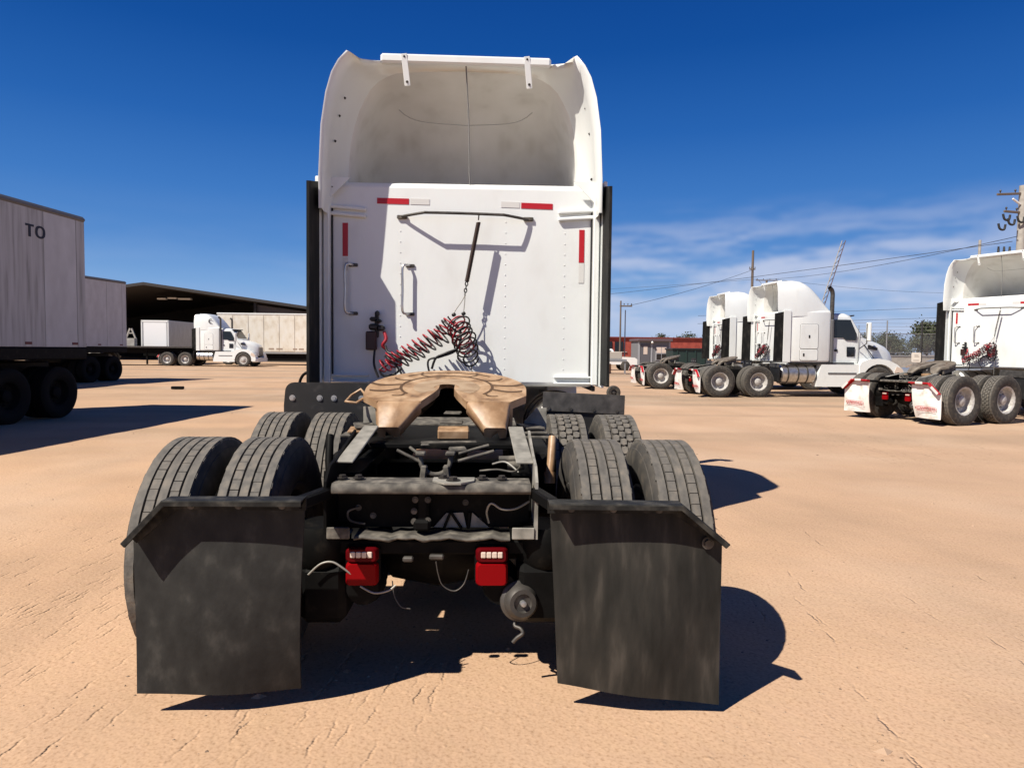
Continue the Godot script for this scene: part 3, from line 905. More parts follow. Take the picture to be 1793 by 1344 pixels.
	var body := [Vector3(1.156, 2.66, 0), Vector3(1.153, 2.86, 0), Vector3(1.133, 3.25, 0), Vector3(1.10, 3.48, 0), Vector3(1.055, 3.64, 0), Vector3(0.99, 3.76, 0), Vector3(0.91, 3.82, 0), Vector3(0.82, 3.845, 0), Vector3(0.72, 3.855, 0), Vector3(0.5, 3.865, 0), Vector3(0.25, 3.868, 0), Vector3(0.0, 3.87, 0)]
	var full := func(h: Array) -> Array:
		var a := []
		for k in h.size():
			a.append(Vector3(-h[k].x, h[k].y, h[k].z + zb))
		for k in range(h.size() - 2, -1, -1):
			a.append(Vector3(h[k].x, h[k].y, h[k].z + zb))
		return a
	var sect := func(h: Array, z: float, ky: float, kx: float) -> Array:
		var a := []
		for p in h:
			a.append(Vector3(p.x * kx, 2.84 + (p.y - 2.84) * ky, z))
		return full.call(a)
	st = ST()
	var rows := [full.call(outer)]
	for e in [[-0.25, 1.0, 1.0], [-0.5, 0.975, 0.995], [-0.7, 0.90, 0.985], [-0.9, 0.76, 0.97], [-1.1, 0.57, 0.95], [-1.3, 0.33, 0.93], [-1.45, 0.12, 0.915], [-1.53, 0.0, 0.90]]:
		rows.append(sect.call(body, e[0], e[1], e[2]))
	sheet(st, rows, false, true)
	var rf := obj("roof_fairing", st, M.paint, t)
	# rim: outer edge rolled over, then a channel falling in to the opening
	st = ST()
	var mid1 := []
	var mid2 := []
	var mid3 := []
	for k in outer.size():
		var oo: Vector3 = outer[k]
		var ii: Vector3 = inner[k]
		mid1.append(oo.lerp(ii, 0.07) + Vector3(-oo.x * 0.018, 0, 0.03))
		mid2.append(oo.lerp(ii, 0.34) + Vector3(oo.x * 0.008, 0, -0.01))
		mid3.append(oo.lerp(ii, 0.74) + Vector3(oo.x * 0.022, 0, -0.02))
	sheet(st, [full.call(outer), full.call(mid1), full.call(mid2), full.call(mid3), full.call(inner)], false, false)
	obj("rim_channel", st, M.paint, rf)
	st = ST()
	rows = [full.call(inner)]
	for e in [[-0.22, 0.985, 0.985], [-0.5, 0.94, 0.98], [-0.7, 0.86, 0.97], [-0.9, 0.72, 0.95], [-1.1, 0.53, 0.93], [-1.28, 0.30, 0.90], [-1.42, 0.06, 0.88]]:
		rows.append(sect.call(inner, e[0], e[1], e[2]))
	sheet(st, rows, false, false)
	obj("fairing_inside", st, M.fibre, rf)
	st = ST()
	var seam := []
	for k in 25:
		var x := -0.60 + k * 0.05
		seam.append(Vector3(x, 3.50 + 0.10 * pow(absf(x) / 0.6, 6.0) - 0.0 * x, zb - 0.56 + 0.14 * absf(x)))
	tube(st, seam, 0.004, 5)
	obj("inside_seam", st, M.galvanised, rf)
	st = ST()
	tube(st, curve([Vector3(0.018, 3.80, zb + 0.01), Vector3(0.03, 3.60, zb - 0.02), Vector3(0.045, 3.3, zb - 0.03), Vector3(0.05, 3.0, zb - 0.02), Vector3(0.055, 2.84, zb - 0.01)], 5), 0.006, 5)
	obj("hanging_cord", st, M.seam, rf)
	# top bar with two straps
	st = ST()
	bar(st, Vector3(-0.68, 3.835, zb + 0.04), Vector3(0.72, 3.826, zb + 0.04), 0.05, 0.075, 0.016)
	obj("roof_edge_bar", st, M.paint, rf)
	for x in [-0.475, 0.53]:
		st = ST()
		bar(st, Vector3(x - 0.012, 3.865, zb + 0.07), Vector3(x + 0.015, 3.62, zb + 0.035), 0.048, 0.008, 0.002, Vector3(0, 0, 1))
		obj("strap", st, M.paint, rf)
		for y in [3.845, 3.65]:
			bolt(rf, Vector3(x + (3.76 - y) * 0.11, y, zb + 0.072 - (3.865 - y) * 0.13), 0.007, 0.006, Vector3(0, 0, 1), M.bolt_dark)
	for k in [1, 2, 3, 4]:
		var p: Vector3 = outer[k].lerp(inner[k], 0.5) + Vector3(0.010, 0, zb)
		for s in [-1.0, 1.0]:
			bolt(rf, Vector3(p.x * s, p.y + 0.05 * s, p.z), 0.007, 0.010, Vector3(-s * 0.9, 0, 0.45), M.bolt_dark)

func cab(t: Node3D, zb: float) -> void:
	var st := ST()
	var rings := []
	for e in [[-1.46, 1.00, 1.05, 2.80, 0.16, 0.93], [-2.15, 0.99, 1.05, 2.80, 0.18, 0.92], [-2.34, 0.985, 1.05, 2.74, 0.18, 0.92], [-2.80, 0.96, 1.02, 2.02, 0.10, 0.95], [-3.10, 0.90, 0.98, 1.93, 0.20, 0.95], [-3.50, 0.82, 0.90, 1.84, 0.26, 0.94], [-3.85, 0.70, 0.85, 1.72, 0.28, 0.94], [-4.05, 0.60, 0.80, 1.58, 0.26, 0.94], [-4.12, 0.54, 0.78, 1.50, 0.24, 0.94]]:
		rings.append(rrect(e[1], e[2], e[3], e[4], zb + e[0], 7, e[5]))
	loft(st, rings)
	var cb := obj("cab", st, M.paint, t)
	# windscreen on the slope
	st = ST()
	poly(st, [Vector3(-0.80, 2.66, zb - 2.40), Vector3(0.80, 2.66, zb - 2.40), Vector3(0.86, 2.08, zb - 2.775), Vector3(-0.86, 2.08, zb - 2.775)], Vector3(0, 2, zb - 2.0))
	obj("windscreen", st, M.glass, cb)
	st = ST()
	box(st, Vector3(0, 2.72, zb - 2.42), Vector3(1.7, 0.04, 0.16), 0.01, Basis(Vector3.RIGHT, 0.2))
	obj("sun_visor", st, M.dark_trim, cb)
	for s in [-1.0, 1.0]:
		var side := Transform3D(Basis(Vector3(0, 0, -1), Vector3.UP, Vector3(s, 0, 0)) if s > 0.0 else Basis(Vector3(0, 0, -1), Vector3.UP, Vector3(s, 0, 0)), Vector3(s * 0.965, 0, zb))
		st = ST()
		prism(st, [Vector2(1.72, 1.98), Vector2(1.72, 2.58), Vector2(2.28, 2.58), Vector2(2.52, 2.10), Vector2(2.52, 1.90), Vector2(2.15, 1.90), Vector2(2.05, 1.98)], 0.014, side)
		obj("side_window", st, M.glass, cb)
		st = ST()
		prism(st, [Vector2(2.18, 1.36), Vector2(2.18, 1.68), Vector2(2.46, 1.68), Vector2(2.46, 1.36)], 0.026, side)
		obj("peep_window", st, M.glass, cb)
		st = ST()
		prism(st, [Vector2(1.74, 1.52), Vector2(1.74, 1.60), Vector2(1.84, 1.60), Vector2(1.84, 1.52)], 0.034, side)
		obj("door_handle", st, M.dark_trim, cb)
		for x in [1.66, 2.58]:
			st = ST()
			box(st, Vector3(s * 0.987, 1.75, zb - x), Vector3(0.012, 1.3, 0.014))
			obj("door_gap", st, M.seam, cb)
		# vent and fender
		st = ST()
		prism(st, [Vector2(2.98, 1.62), Vector2(2.98, 1.74), Vector2(3.02, 1.76), Vector2(3.34, 1.66), Vector2(3.32, 1.58)], 0.10, Transform3D(side.basis, Vector3(s * 0.80, 0, zb)))
		obj("hood_vent", st, M.dark_trim, cb)
		st = ST()
		var fo := [Vector2(2.55, 0.55), Vector2(2.55, 1.06), Vector2(2.62, 1.18), Vector2(2.85, 1.27), Vector2(3.25, 1.30), Vector2(3.6, 1.24), Vector2(3.9, 1.10), Vector2(4.1, 0.92), Vector2(4.18, 0.60), Vector2(4.14, 0.42), Vector2(3.90, 0.42)]
		for k in 13:
			var a := -0.15 + (PI + 0.1) * k / 12.0
			fo.append(Vector2(3.25 + 0.61 * cos(a), 0.51 + 0.61 * sin(a)))
		prism(st, fo, 0.50, Transform3D(side.basis, Vector3(s * 0.66, 0, zb)))
		var fd := obj("front_fender", st, M.paint, t)
		st = ST()
		prism(st, [Vector2(3.78, 0.86), Vector2(3.86, 1.04), Vector2(4.05, 0.98), Vector2(4.155, 0.76), Vector2(4.0, 0.74)], 0.012, Transform3D(side.basis, Vector3(s * 1.158, 0, zb)))
		obj("headlight", st, M.clear_lens, fd)
		# mirror on its arms
		st = ST()
		tube(st, [Vector3(s * 1.0, 1.62, zb - 2.60), Vector3(s * 1.22, 1.80, zb - 2.72), Vector3(s * 1.24, 2.45, zb - 2.70)], 0.016, 6)
		tube(st, [Vector3(s * 0.99, 2.0, zb - 2.62), Vector3(s * 1.23, 2.0, zb - 2.70)], 0.012, 6)
		var mr := obj("mirror_arm", st, M.dark_trim, t)
		st = ST()
		box(st, Vector3(s * 1.25, 2.18, zb - 2.76), Vector3(0.20, 0.62, 0.10), 0.03)
		obj("mirror", st, M.paint, mr)
		st = ST()
		tube(st, [Vector3(s * 0.93, 1.74, zb - 2.84), Vector3(s * 1.02, 1.30, zb - 3.14)], 0.014, 6)
		obj("hood_strut", st, M.dark_trim, t)
		# exhaust shroud and stack behind the door
		st = ST()
		box(st, Vector3(s * 1.04, 1.86, zb - 1.58), Vector3(0.16, 1.46, 0.13), 0.04)
		var sh := obj("exhaust_shroud", st, M.shroud, t)
		st = ST()
		var bend := curve([Vector3(s * 1.03, 2.55, zb - 1.58), Vector3(s * 1.03, 3.2, zb - 1.58), Vector3(s * 1.03, 3.42, zb - 1.58), Vector3(s * 1.04, 3.54, zb - 1.54), Vector3(s * 1.07, 3.62, zb - 1.44)], 5)
		tube(st, bend, 0.068, 14, false)
		obj("exhaust_stack", st, M.stack, sh)
	# grille, bumper
	st = ST()
	loft(st, [rrect(0.40, 0.80, 1.46, 0.14, zb - 4.11, 6, 0.95), rrect(0.42, 0.78, 1.48, 0.15, zb - 4.16, 6, 0.95)])
	var gr := obj("grille_surround", st, M.chrome, t)
	st = ST()
	loft(st, [rrect(0.36, 0.83, 1.43, 0.12, zb - 4.155, 6, 0.95), rrect(0.36, 0.83, 1.43, 0.12, zb - 4.164, 6, 0.95)])
	obj("grille_mesh", st, M.dark_trim, gr)
	for k in 5:
		st = ST()
		box(st, Vector3(-0.24 + k * 0.12, 1.13, zb - 4.168), Vector3(0.016, 0.55, 0.012), 0.003)
		obj("grille_bar", st, M.chrome, gr)
	st = ST()
	loft(st, [rrect(1.16, 0.36, 0.66, 0.06, zb - 3.92, 4), rrect(1.14, 0.34, 0.68, 0.08, zb - 4.16, 4), rrect(0.98, 0.36, 0.66, 0.08, zb - 4.28, 4)])
	obj("bumper", st, M.paint, t)

func hoses(t: Node3D, zb: float, main: bool) -> void:
	var sides := 7 if main else 5
	var st := ST()
	# spring that holds the hoses up
	tube(st, [Vector3(0.137, 2.56, zb + 0.13), Vector3(0.134, 2.52, zb + 0.13)], 0.006, 6)
	var sp := []
	for k in 8 * (54 if main else 24) + 1:
		var f := float(k) / (8 * (54 if main else 24))
		var a := TAU * k / 8.0
		sp.append(Vector3(lerpf(0.134, 0.043, f) + cos(a) * 0.015, lerpf(2.50, 2.02, f), zb + 0.128 + sin(a) * 0.015))
	tube(st, sp, 0.0052, 4)
	var hs := obj("hose_spring", st, mat(lin(0.055, 0.035, 0.030), 0.5, 0.4), t)
	st = ST()
	for k in 4:
		var y := 2.0 - k * 0.027
		var ring := []
		for j in 9:
			var a := TAU * j / 8.0
			ring.append(Vector3(0.040 - k * 0.004 + (cos(a) * 0.011 if k % 2 == 0 else 0.0), y + sin(a) * 0.018, zb + 0.125 + (cos(a) * 0.011 if k % 2 == 1 else 0.0)))
		tube(st, ring, 0.005, 5)
	obj("chain", st, M.black_hose, hs)
	for e in [[-0.062, 1.755], [0.018, 1.765]]:
		st = ST()
		tube(st, curve([Vector3(0.028, 1.905, zb + 0.125), Vector3(lerpf(0.03, e[0], 0.35), 1.85, zb + 0.13), Vector3(lerpf(0.03, e[0], 0.8), 1.79, zb + 0.135), Vector3(e[0], e[1], zb + 0.14)], 4), 0.004, 5)
		obj("hanging_wire", st, M.wire, hs)
		st = ST()
		box(st, Vector3(e[0], e[1] - 0.01, zb + 0.14), Vector3(0.035, 0.03, 0.045), 0.008, Basis(Vector3(0, 0, 1), 0.5))
		obj("hose_clamp", st, M.black_hose, hs)
	# coiled lines
	var z := zb + 0.17
	var k := 0
	for c in [[Vector3(-0.60, 1.37, z), Vector3(-0.06, 1.69, z + 0.01), 0.035, 0.055, 12.5, 0.0, 0.35, 3], [Vector3(-0.58, 1.35, z + 0.02), Vector3(-0.05, 1.68, z + 0.02), 0.055, 0.066, 11.5, 1.7, 0.40, 4], [Vector3(-0.02, 1.69, z - 0.05), Vector3(0.085, 1.36, z + 0.12), -0.004, 0.076, 7.5, 0.6, 0.35, 5], [Vector3(-0.05, 1.68, z - 0.04), Vector3(0.06, 1.45, z + 0.10), 0.0, 0.062, 5.5, 2.4, 0.4, 6], [Vector3(-0.66, 1.31, z), Vector3(-0.50, 1.36, z + 0.04), 0.0, 0.050, 3.5, 0.4, 0.4, 8]]:
		st = ST()
		tube(st, coil(c[0], c[1], c[2], c[3], c[4], c[5], c[6], c[7]), 0.0068 if main else 0.010, sides)
		obj("air_hose", st, M.red_hose if k == 0 or k >= 3 else M.black_hose, t)
		k += 1
	k = 0
	for p in [[Vector3(-0.06, 1.68, z), Vector3(0.0, 1.60, z + 0.03), Vector3(-0.03, 1.46, z + 0.04), Vector3(-0.16, 1.40, z + 0.05), Vector3(-0.26, 1.37, z + 0.05), Vector3(-0.25, 1.26, z + 0.04), Vector3(-0.20, 1.15, z)], [Vector3(-0.62, 1.40, z), Vector3(-0.52, 1.32, z + 0.05), Vector3(-0.47, 1.22, z + 0.05), Vector3(-0.52, 1.10, z)], [Vector3(0.09, 1.34, z), Vector3(0.085, 1.22, z + 0.02), Vector3(0.08, 1.0, z)], [Vector3(0.0, 1.60, z + 0.03), Vector3(-0.02, 1.48, z + 0.05), Vector3(-0.12, 1.43, z + 0.06), Vector3(-0.20, 1.39, z + 0.05), Vector3(-0.235, 1.30, z + 0.04)], [Vector3(-0.60, 1.33, z + 0.01), Vector3(-0.655, 1.29, z + 0.03), Vector3(-0.63, 1.24, z + 0.03), Vector3(-0.55, 1.25, z + 0.02), Vector3(-0.48, 1.30, z)], [Vector3(-0.72, 1.45, z - 0.09), Vector3(-0.72, 1.33, z - 0.06), Vector3(-0.68, 1.22, z - 0.04)], [Vector3(-0.63, 1.48, z - 0.09), Vector3(-0.60, 1.43, z - 0.03), Vector3(-0.52, 1.405, z), Vector3(-0.50, 1.36, z)]]:
		st = ST()
		tube(st, curve(p, 6), 0.0085 if k < 2 else (0.006 if k == 2 else 0.010), sides)
		obj("air_hose", st, M.black_hose if k != 2 else M.wire, t)
		k += 1
	# valve cluster on the wall
	st = ST()
	box(st, Vector3(-0.71, 1.66, zb + 0.03), Vector3(0.03, 0.22, 0.05), 0.008)
	var vc := obj("valve_post", st, M.black_hose, t)
	for e in [[-0.735, 1.705, 0.055, 0.035], [-0.69, 1.69, 0.05, 0.03], [-0.735, 1.64, 0.07, 0.05], [-0.67, 1.63, 0.06, 0.045], [-0.70, 1.75, 0.03, 0.05]]:
		st = ST()
		box(st, Vector3(e[0], e[1], zb + 0.06), Vector3(e[2], e[3], 0.06), 0.012)
		obj("valve_body", st, M.black_hose, vc)
	st = ST()
	box(st, Vector3(-0.75, 1.525, zb + 0.06), Vector3(0.085, 0.155, 0.08), 0.008)
	obj("socket_box", st, mat(lin(0.035, 0.012, 0.011), 0.5), vc)
	st = ST()
	tube(st, curve([Vector3(-0.645, 1.60, zb + 0.06), Vector3(-0.625, 1.54, zb + 0.08), Vector3(-0.655, 1.49, zb + 0.08), Vector3(-0.63, 1.46, zb + 0.07)], 5), 0.015, 7)
	obj("coupling", st, M.red_hose, vc)

# mud flaps with their bracket; corners in the photo's order: inner top, bend, tip, outer bottom, inner bottom
func mud_flap(t: Node3D, c: Array, s: float, m: Material, bracket: Material, bulge: float, curl: float) -> Node3D:
	var st := ST()
	var z0 := 0.652
	var f: Array = [[], []]
	var nu := 14
	var nv := 18
	for side in 2:
		for j in nv + 1:
			var v := float(j) / nv
			var row := []
			for i in nu + 1:
				var u := float(i) / nu
				var ib: Vector2 = Vector2(c[0].x, c[0].y - 0.02)
				var top: Vector2 = ib.lerp(Vector2(c[1].x, c[1].y - 0.02), minf(u / 0.75, 1.0))
				if u > 0.75:
					top = Vector2(c[1].x, c[1].y - 0.02).lerp(Vector2(c[2].x, c[2].y - 0.02), (u - 0.75) / 0.25)
				var bot: Vector2 = c[4].lerp(c[3], u)
				var bx := lerpf(lerpf(c[0].x, c[4].x, v), lerpf(c[2].x, c[3].x, v), u)
				var p := top.lerp(bot, v)
				p.x = lerpf(p.x, bx, minf(1.0, v * 3.0))
				var z := z0 + bulge * sin(v * PI * 0.9) * sin(u * PI) + curl * v * v * v * (1.0 - u) * (1.0 - u) + 0.006 * sin(u * 9.0 + v * 4.0) * v
				row.append(Vector3(p.x, p.y, z - (0.011 if side == 1 else 0.0)))
			f[side].append(row)
	sheet(st, f[0], false, s < 0.0)
	sheet(st, f[1], false, s > 0.0)
	var edge := []
	for side in 2:
		var e := []
		for i in nu + 1:
			e.append(f[side][0][i])
		for j in range(1, nv + 1):
			e.append(f[side][j][nu])
		for i in range(nu - 1, -1, -1):
			e.append(f[side][nv][i])
		for j in range(nv - 1, 0, -1):
			e.append(f[side][j][0])
		edge.append(e)
	sheet(st, edge, true, s > 0.0, 2)
	var fl := obj("mud_flap", st, m, t)
	st = ST()
	# angle iron: a shelf sticking out to the rear and a web behind it
	var path := [Vector3(c[0].x + s * -0.01, c[0].y, 0.0), Vector3(c[1].x, c[1].y, 0.0), Vector3(c[2].x, c[2].y, 0.0)]
	var rows := []
	for i in 3:
		var nrm := Vector3.UP if i == 0 else (Vector3(s * 0.45, 0.9, 0).normalized() if i == 1 else Vector3(s * 0.73, 0.68, 0))
		var p: Vector3 = path[i]
		var dn := -nrm * (0.055 if i < 2 else 0.03)
		rows.append([p + Vector3(0, 0, 0.664), p + Vector3(0, 0, 0.745), p + Vector3(0, 0, 0.751) - nrm * 0.004, p + Vector3(0, 0, 0.751) - nrm * 0.022, p + Vector3(0, 0, 0.745) - nrm * 0.024, p + Vector3(0, 0, 0.742) - nrm * 0.009, p + Vector3(0, 0, 0.672) - nrm * 0.009, p + Vector3(0, 0, 0.672) + dn, p + Vector3(0, 0, 0.664) + dn])
	sheet(st, rows, true, s > 0.0, -1)
	poly(st, rows[0], path[1])
	poly(st, rows[2], path[1])
	var bk := obj("flap_bracket", st, bracket, t)
	st = ST()
	for along in [0.18, 0.5, 0.85]:
		var bp: Vector3 = path[0].lerp(path[1], along)
		bolt(bk, bp + Vector3(0, -0.036, 0.672), 0.009, 0.010, Vector3(0, 0, 1), M.stack)
	bar(st, Vector3(s * 0.445, 0.845, 0.40), Vector3(s * 0.50, 0.855, 0.67), 0.05, 0.05, 0.008)
	obj("bracket_arm", st, M.black, bk)
	return fl

# ------------------------------------------------------------------ the yard's other things
func make_trailer(called: String, label: String, at: Vector3, turn: float, length: float, bottom: float, top: float, m: Material, lone: Material, near_gap: float) -> Node3D:
	# the origin is the ground below its far right corner; it runs back along +z, body towards -x
	var t := thing(called, label, "trailer", at, turn, "box trailers parked in the yard")
	var st := ST()
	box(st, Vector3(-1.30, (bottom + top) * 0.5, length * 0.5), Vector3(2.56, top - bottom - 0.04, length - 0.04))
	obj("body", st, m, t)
	var z := 0.0
	var cuts := [0.26, 1.16]
	while cuts[cuts.size() - 1] < length - 1.3:
		cuts.append(cuts[cuts.size() - 1] + 1.22)
	cuts.append(length)
	for c in cuts:
		st = ST()
		box(st, Vector3(-0.012, (bottom + top) * 0.5, (z + c) * 0.5), Vector3(0.020, top - bottom, c - z - 0.012), 0.004)
		obj("wall_panel", st, lone if z > 0.2 and z < 1.0 else m, t)
		z = c
	st = ST()
	box(st, Vector3(-1.30, top + 0.03, length * 0.5), Vector3(2.66, 0.13, length + 0.06), 0.05)
	obj("top_rail", st, M.shroud, t)
	st = ST()
	box(st, Vector3(-1.30, bottom - 0.13, length * 0.5), Vector3(2.62, 0.24, length), 0.02)
	obj("bottom_rail", st, M.black, t)
	for k in int(length / 1.1):
		st = ST()
		box(st, Vector3(0.002, bottom + 0.07, 0.35 + k * 1.1 + 0.18 * sin(k * 2.1)), Vector3(0.012, 0.05, 0.16))
		obj("marker_tape", st, mat(lin(0.10, 0.008, 0.012), 0.5), t)
	for zz in [0.75, 2.02]:
		for x in [-0.16, -0.50, -2.10, -2.44]:
			wheel(t, "rib", Vector3(x, 0.51, zz), x < -1.3, false, x * 3.0, M.tyre_dark)
			for part in [t.get_child(t.get_child_count() - 1), t.get_child(t.get_child_count() - 1).get_child(0)]:
				part.material_override = M.tyre_dark
		st = ST()
		tube(st, [Vector3(-0.2, 0.51, zz), Vector3(-2.4, 0.51, zz)], 0.07, 10)
		obj("axle", st, M.black, t)
	st = ST()
	box(st, Vector3(-1.3, 0.95, 1.4), Vector3(1.1, 0.35, 2.6), 0.03)
	obj("bogie_frame", st, M.black, t)
	for x in [-0.35, -2.25]:
		st = ST()
		box(st, Vector3(x, 0.62, length - 2.4), Vector3(0.12, 1.2, 0.12), 0.01)
		box(st, Vector3(x, 0.03, length - 2.4), Vector3(0.28, 0.03, 0.28), 0.01)
		obj("landing_leg", st, M.black, t)
	return t

func make_tree(called: String, label: String, at: Vector3, h: float, w: float, sd: int) -> Node3D:
	var t := thing(called, label, "tree", at, 0.0, "trees beyond the yard")
	var g := RandomNumberGenerator.new()
	g.seed = sd
	var st := ST()
	tube(st, [Vector3(0, -0.1, 0), Vector3(0.05, h * 0.25, 0), Vector3(0.0, h * 0.5, 0.05), Vector3(0.05, h * 0.8, 0)], [h * 0.035, h * 0.028, h * 0.02, h * 0.006], 7)
	var tips := []
	for k in 9:
		var a := g.randf() * TAU
		var y0 := h * g.randf_range(0.22, 0.6)
		var e := Vector3(cos(a) * w * g.randf_range(0.25, 0.46), y0 + h * g.randf_range(0.1, 0.34), sin(a) * w * g.randf_range(0.25, 0.46))
		tube(st, [Vector3(0, y0, 0), Vector3(e.x * 0.5, y0 + (e.y - y0) * 0.6, e.z * 0.5), e], [h * 0.016, h * 0.010, h * 0.004], 5)
		tips.append(e)
	tips.append(Vector3(0, h * 0.85, 0))
	tips.append(Vector3(w * 0.1, h * 0.68, 0))
	obj("trunk", st, M.bark, t)
	st = ST()
	for k in 2400:
		var c: Vector3 = tips[g.randi() % tips.size()]
		var d := Vector3(g.randfn(), g.randfn() * 0.75, g.randfn()) * w * 0.13
		var p := c + d
		if p.y < h * 0.14:
			continue
		var s := g.randf_range(0.5, 1.0) * h * 0.045
		var x := Vector3(g.randfn(), g.randfn(), g.randfn()).normalized()
		var y := x.cross(Vector3(g.randfn(), g.randfn(), g.randfn())).normalized()
		var q := [p - x * s, p + y * s * 0.55, p + x * s, p - y * s * 0.55]
		poly(st, q, p - Vector3.UP)
	obj("crown", st, M.leaf, t)
	return t

func make_car(t: Node3D) -> void:           # nose towards -x, stands on the origin
	var st := ST()
	var rings := []
	for e in [[-2.15, 0.42, 0.62, 0.70], [-2.05, 0.28, 0.72, 0.84], [-1.4, 0.24, 0.84, 0.90], [-0.85, 0.24, 0.92, 0.90], [1.5, 0.24, 0.97, 0.90], [2.0, 0.28, 0.95, 0.86], [2.18, 0.42, 0.86, 0.74]]:
		var r := []
		for v in rrect(e[3], e[1], e[2], 0.14, 0.0, 5):
			r.append(Vector3(e[0], v.y, v.x))
		rings.append(r)
	loft(st, rings)
	obj("body", st, M.silver, t)
	st = ST()
	rings = []
	for e in [[-0.95, 0.90, 0.93, 0.80], [-0.25, 0.88, 1.22, 0.72], [0.25, 0.88, 1.29, 0.68], [1.0, 0.88, 1.27, 0.68], [1.8, 0.90, 1.0, 0.74]]:
		var r := []
		for v in rrect(e[3], e[1], e[2], 0.10, 0.0, 5, 0.86):
			r.append(Vector3(e[0], v.y, v.x))
		rings.append(r)
	loft(st, rings)
	obj("roof", st, M.silver, t)
	for s in [-1.0, 1.0]:
		st = ST()
		prism(st, [Vector2(-0.62, 0.95), Vector2(-0.12, 1.20), Vector2(0.45, 1.24), Vector2(0.45, 0.95)], 0.05, Transform3D(Basis.IDENTITY, Vector3(0, 0, s * 0.70 - 0.025)))
		prism(st, [Vector2(0.52, 0.95), Vector2(0.52, 1.24), Vector2(1.0, 1.22), Vector2(1.45, 1.0), Vector2(1.40, 0.95)], 0.05, Transform3D(Basis.IDENTITY, Vector3(0, 0, s * 0.70 - 0.025)))
		obj("side_glass", st, M.glass, t)
		for x in [-1.32, 1.35]:
			st = ST()
			lathe(st, [Vector2(0.0, -0.1), Vector2(0.20, -0.1), Vector2(0.30, -0.09), Vector2(0.32, -0.05), Vector2(0.32, 0.05), Vector2(0.30, 0.09), Vector2(0.20, 0.1), Vector2(0.0, 0.1)], 22, Transform3D(Basis(Vector3.UP, PI * 0.5), Vector3(x, 0.32, s * 0.83)))
			var w := obj("wheel", st, M.tyre, t)
			st = ST()
			lathe(st, [Vector2(0.19, 0.0), Vector2(0.19, 0.108), Vector2(0.0, 0.112)], 18, Transform3D(Basis(Vector3.UP, -s * PI * 0.5), Vector3(x, 0.32, s * 0.83)))
			obj("rim", st, M.alu, w)
	st = ST()
	poly(st, [Vector3(-0.90, 0.95, -0.66), Vector3(-0.28, 1.205, -0.55), Vector3(-0.28, 1.205, 0.55), Vector3(-0.90, 0.95, 0.66)], Vector3(0.5, 0.5, 0))
	obj("windscreen", st, M.glass, t)

func pole(called: String, label: String, at: Vector3, h: float, r0: float, r1: float, m: Material) -> Node3D:
	var t := thing(called, label, "utility pole" if called == "utility_pole" else "pole", at)
	var st := ST()
	tube(st, [Vector3(0, -0.3, 0), Vector3(0, h * 0.5, 0), Vector3(0, h, 0)], [r0, (r0 + r1) * 0.5, r1], 10)
	obj("shaft", st, m, t)
	return t

func cross_arm(t: Node3D, y: float, a: Vector3, b: Vector3, drop: float) -> void:
	var st := ST()
	bar(st, Vector3(a.x, y + a.y, a.z), Vector3(b.x, y + b.y, b.z), 0.10, 0.13, 0.02)
	var arm := obj("cross_arm", st, M.wood, t)
	for f in [0.06, 0.35, 0.65, 0.94]:
		st = ST()
		var p := a.lerp(b, f) + Vector3(0, y + 0.06, 0)
		tube(st, [p, p + Vector3(0, 0.08, 0), p + Vector3(0, 0.10, 0), p + Vector3(0, 0.16, 0), p + Vector3(0, 0.20, 0)], [0.02, 0.03, 0.06, 0.05, 0.025], 8)
		obj("insulator", st, M.stack, arm)
	if drop > 0.0:
		for e in [a, b]:
			st = ST()
			bar(st, e * 0.75 + Vector3(0, y, 0), Vector3(0, y - drop, 0), 0.04, 0.04)
			obj("brace", st, M.wood, arm)

func power_line(a: Vector3, b: Vector3, sag: float, label: String) -> void:
	var st := ST()
	var p := []
	for k in 17:
		var f := k / 16.0
		p.append(a.lerp(b, f) - Vector3(0, sag * 4.0 * f * (1.0 - f), 0))
	tube(st, p, 0.018, 5)
	tag(obj("power_line", st, M.cable), label, "power line", "power lines above the yard")

# height of the dirt
var hn: FastNoiseLite
var fnz: FastNoiseLite
func dirt(x: float, z: float) -> float:
	var d := Vector2(x, z).length()
	var near := clampf(1.3 - d / 30.0, 0.0, 1.0)
	var h := hn.get_noise_2d(x, z) * 0.030 + fnz.get_noise_2d(x, z) * 0.007 * near
	h += -0.012 * exp(-pow((x + 1.9 - 0.10 * z) / 0.28, 2.0)) * near
	h += -0.010 * exp(-pow((x - 3.4 + 0.05 * z) / 0.35, 2.0)) * near
	h += 0.030 * exp(-pow((z + 23.5 + 0.03 * x + sin(x * 0.15)) / 0.8, 2.0)) + 0.022 * exp(-pow((z + 14.5 - 0.02 * x) / 0.7, 2.0))
	# where the tyres of the big tractor stand it is pressed level
	var flat := clampf((maxf(absf(x) - 1.4, maxf(z - 0.5, -2.2 - z))) / 0.8, 0.0, 1.0)
	return h * flat

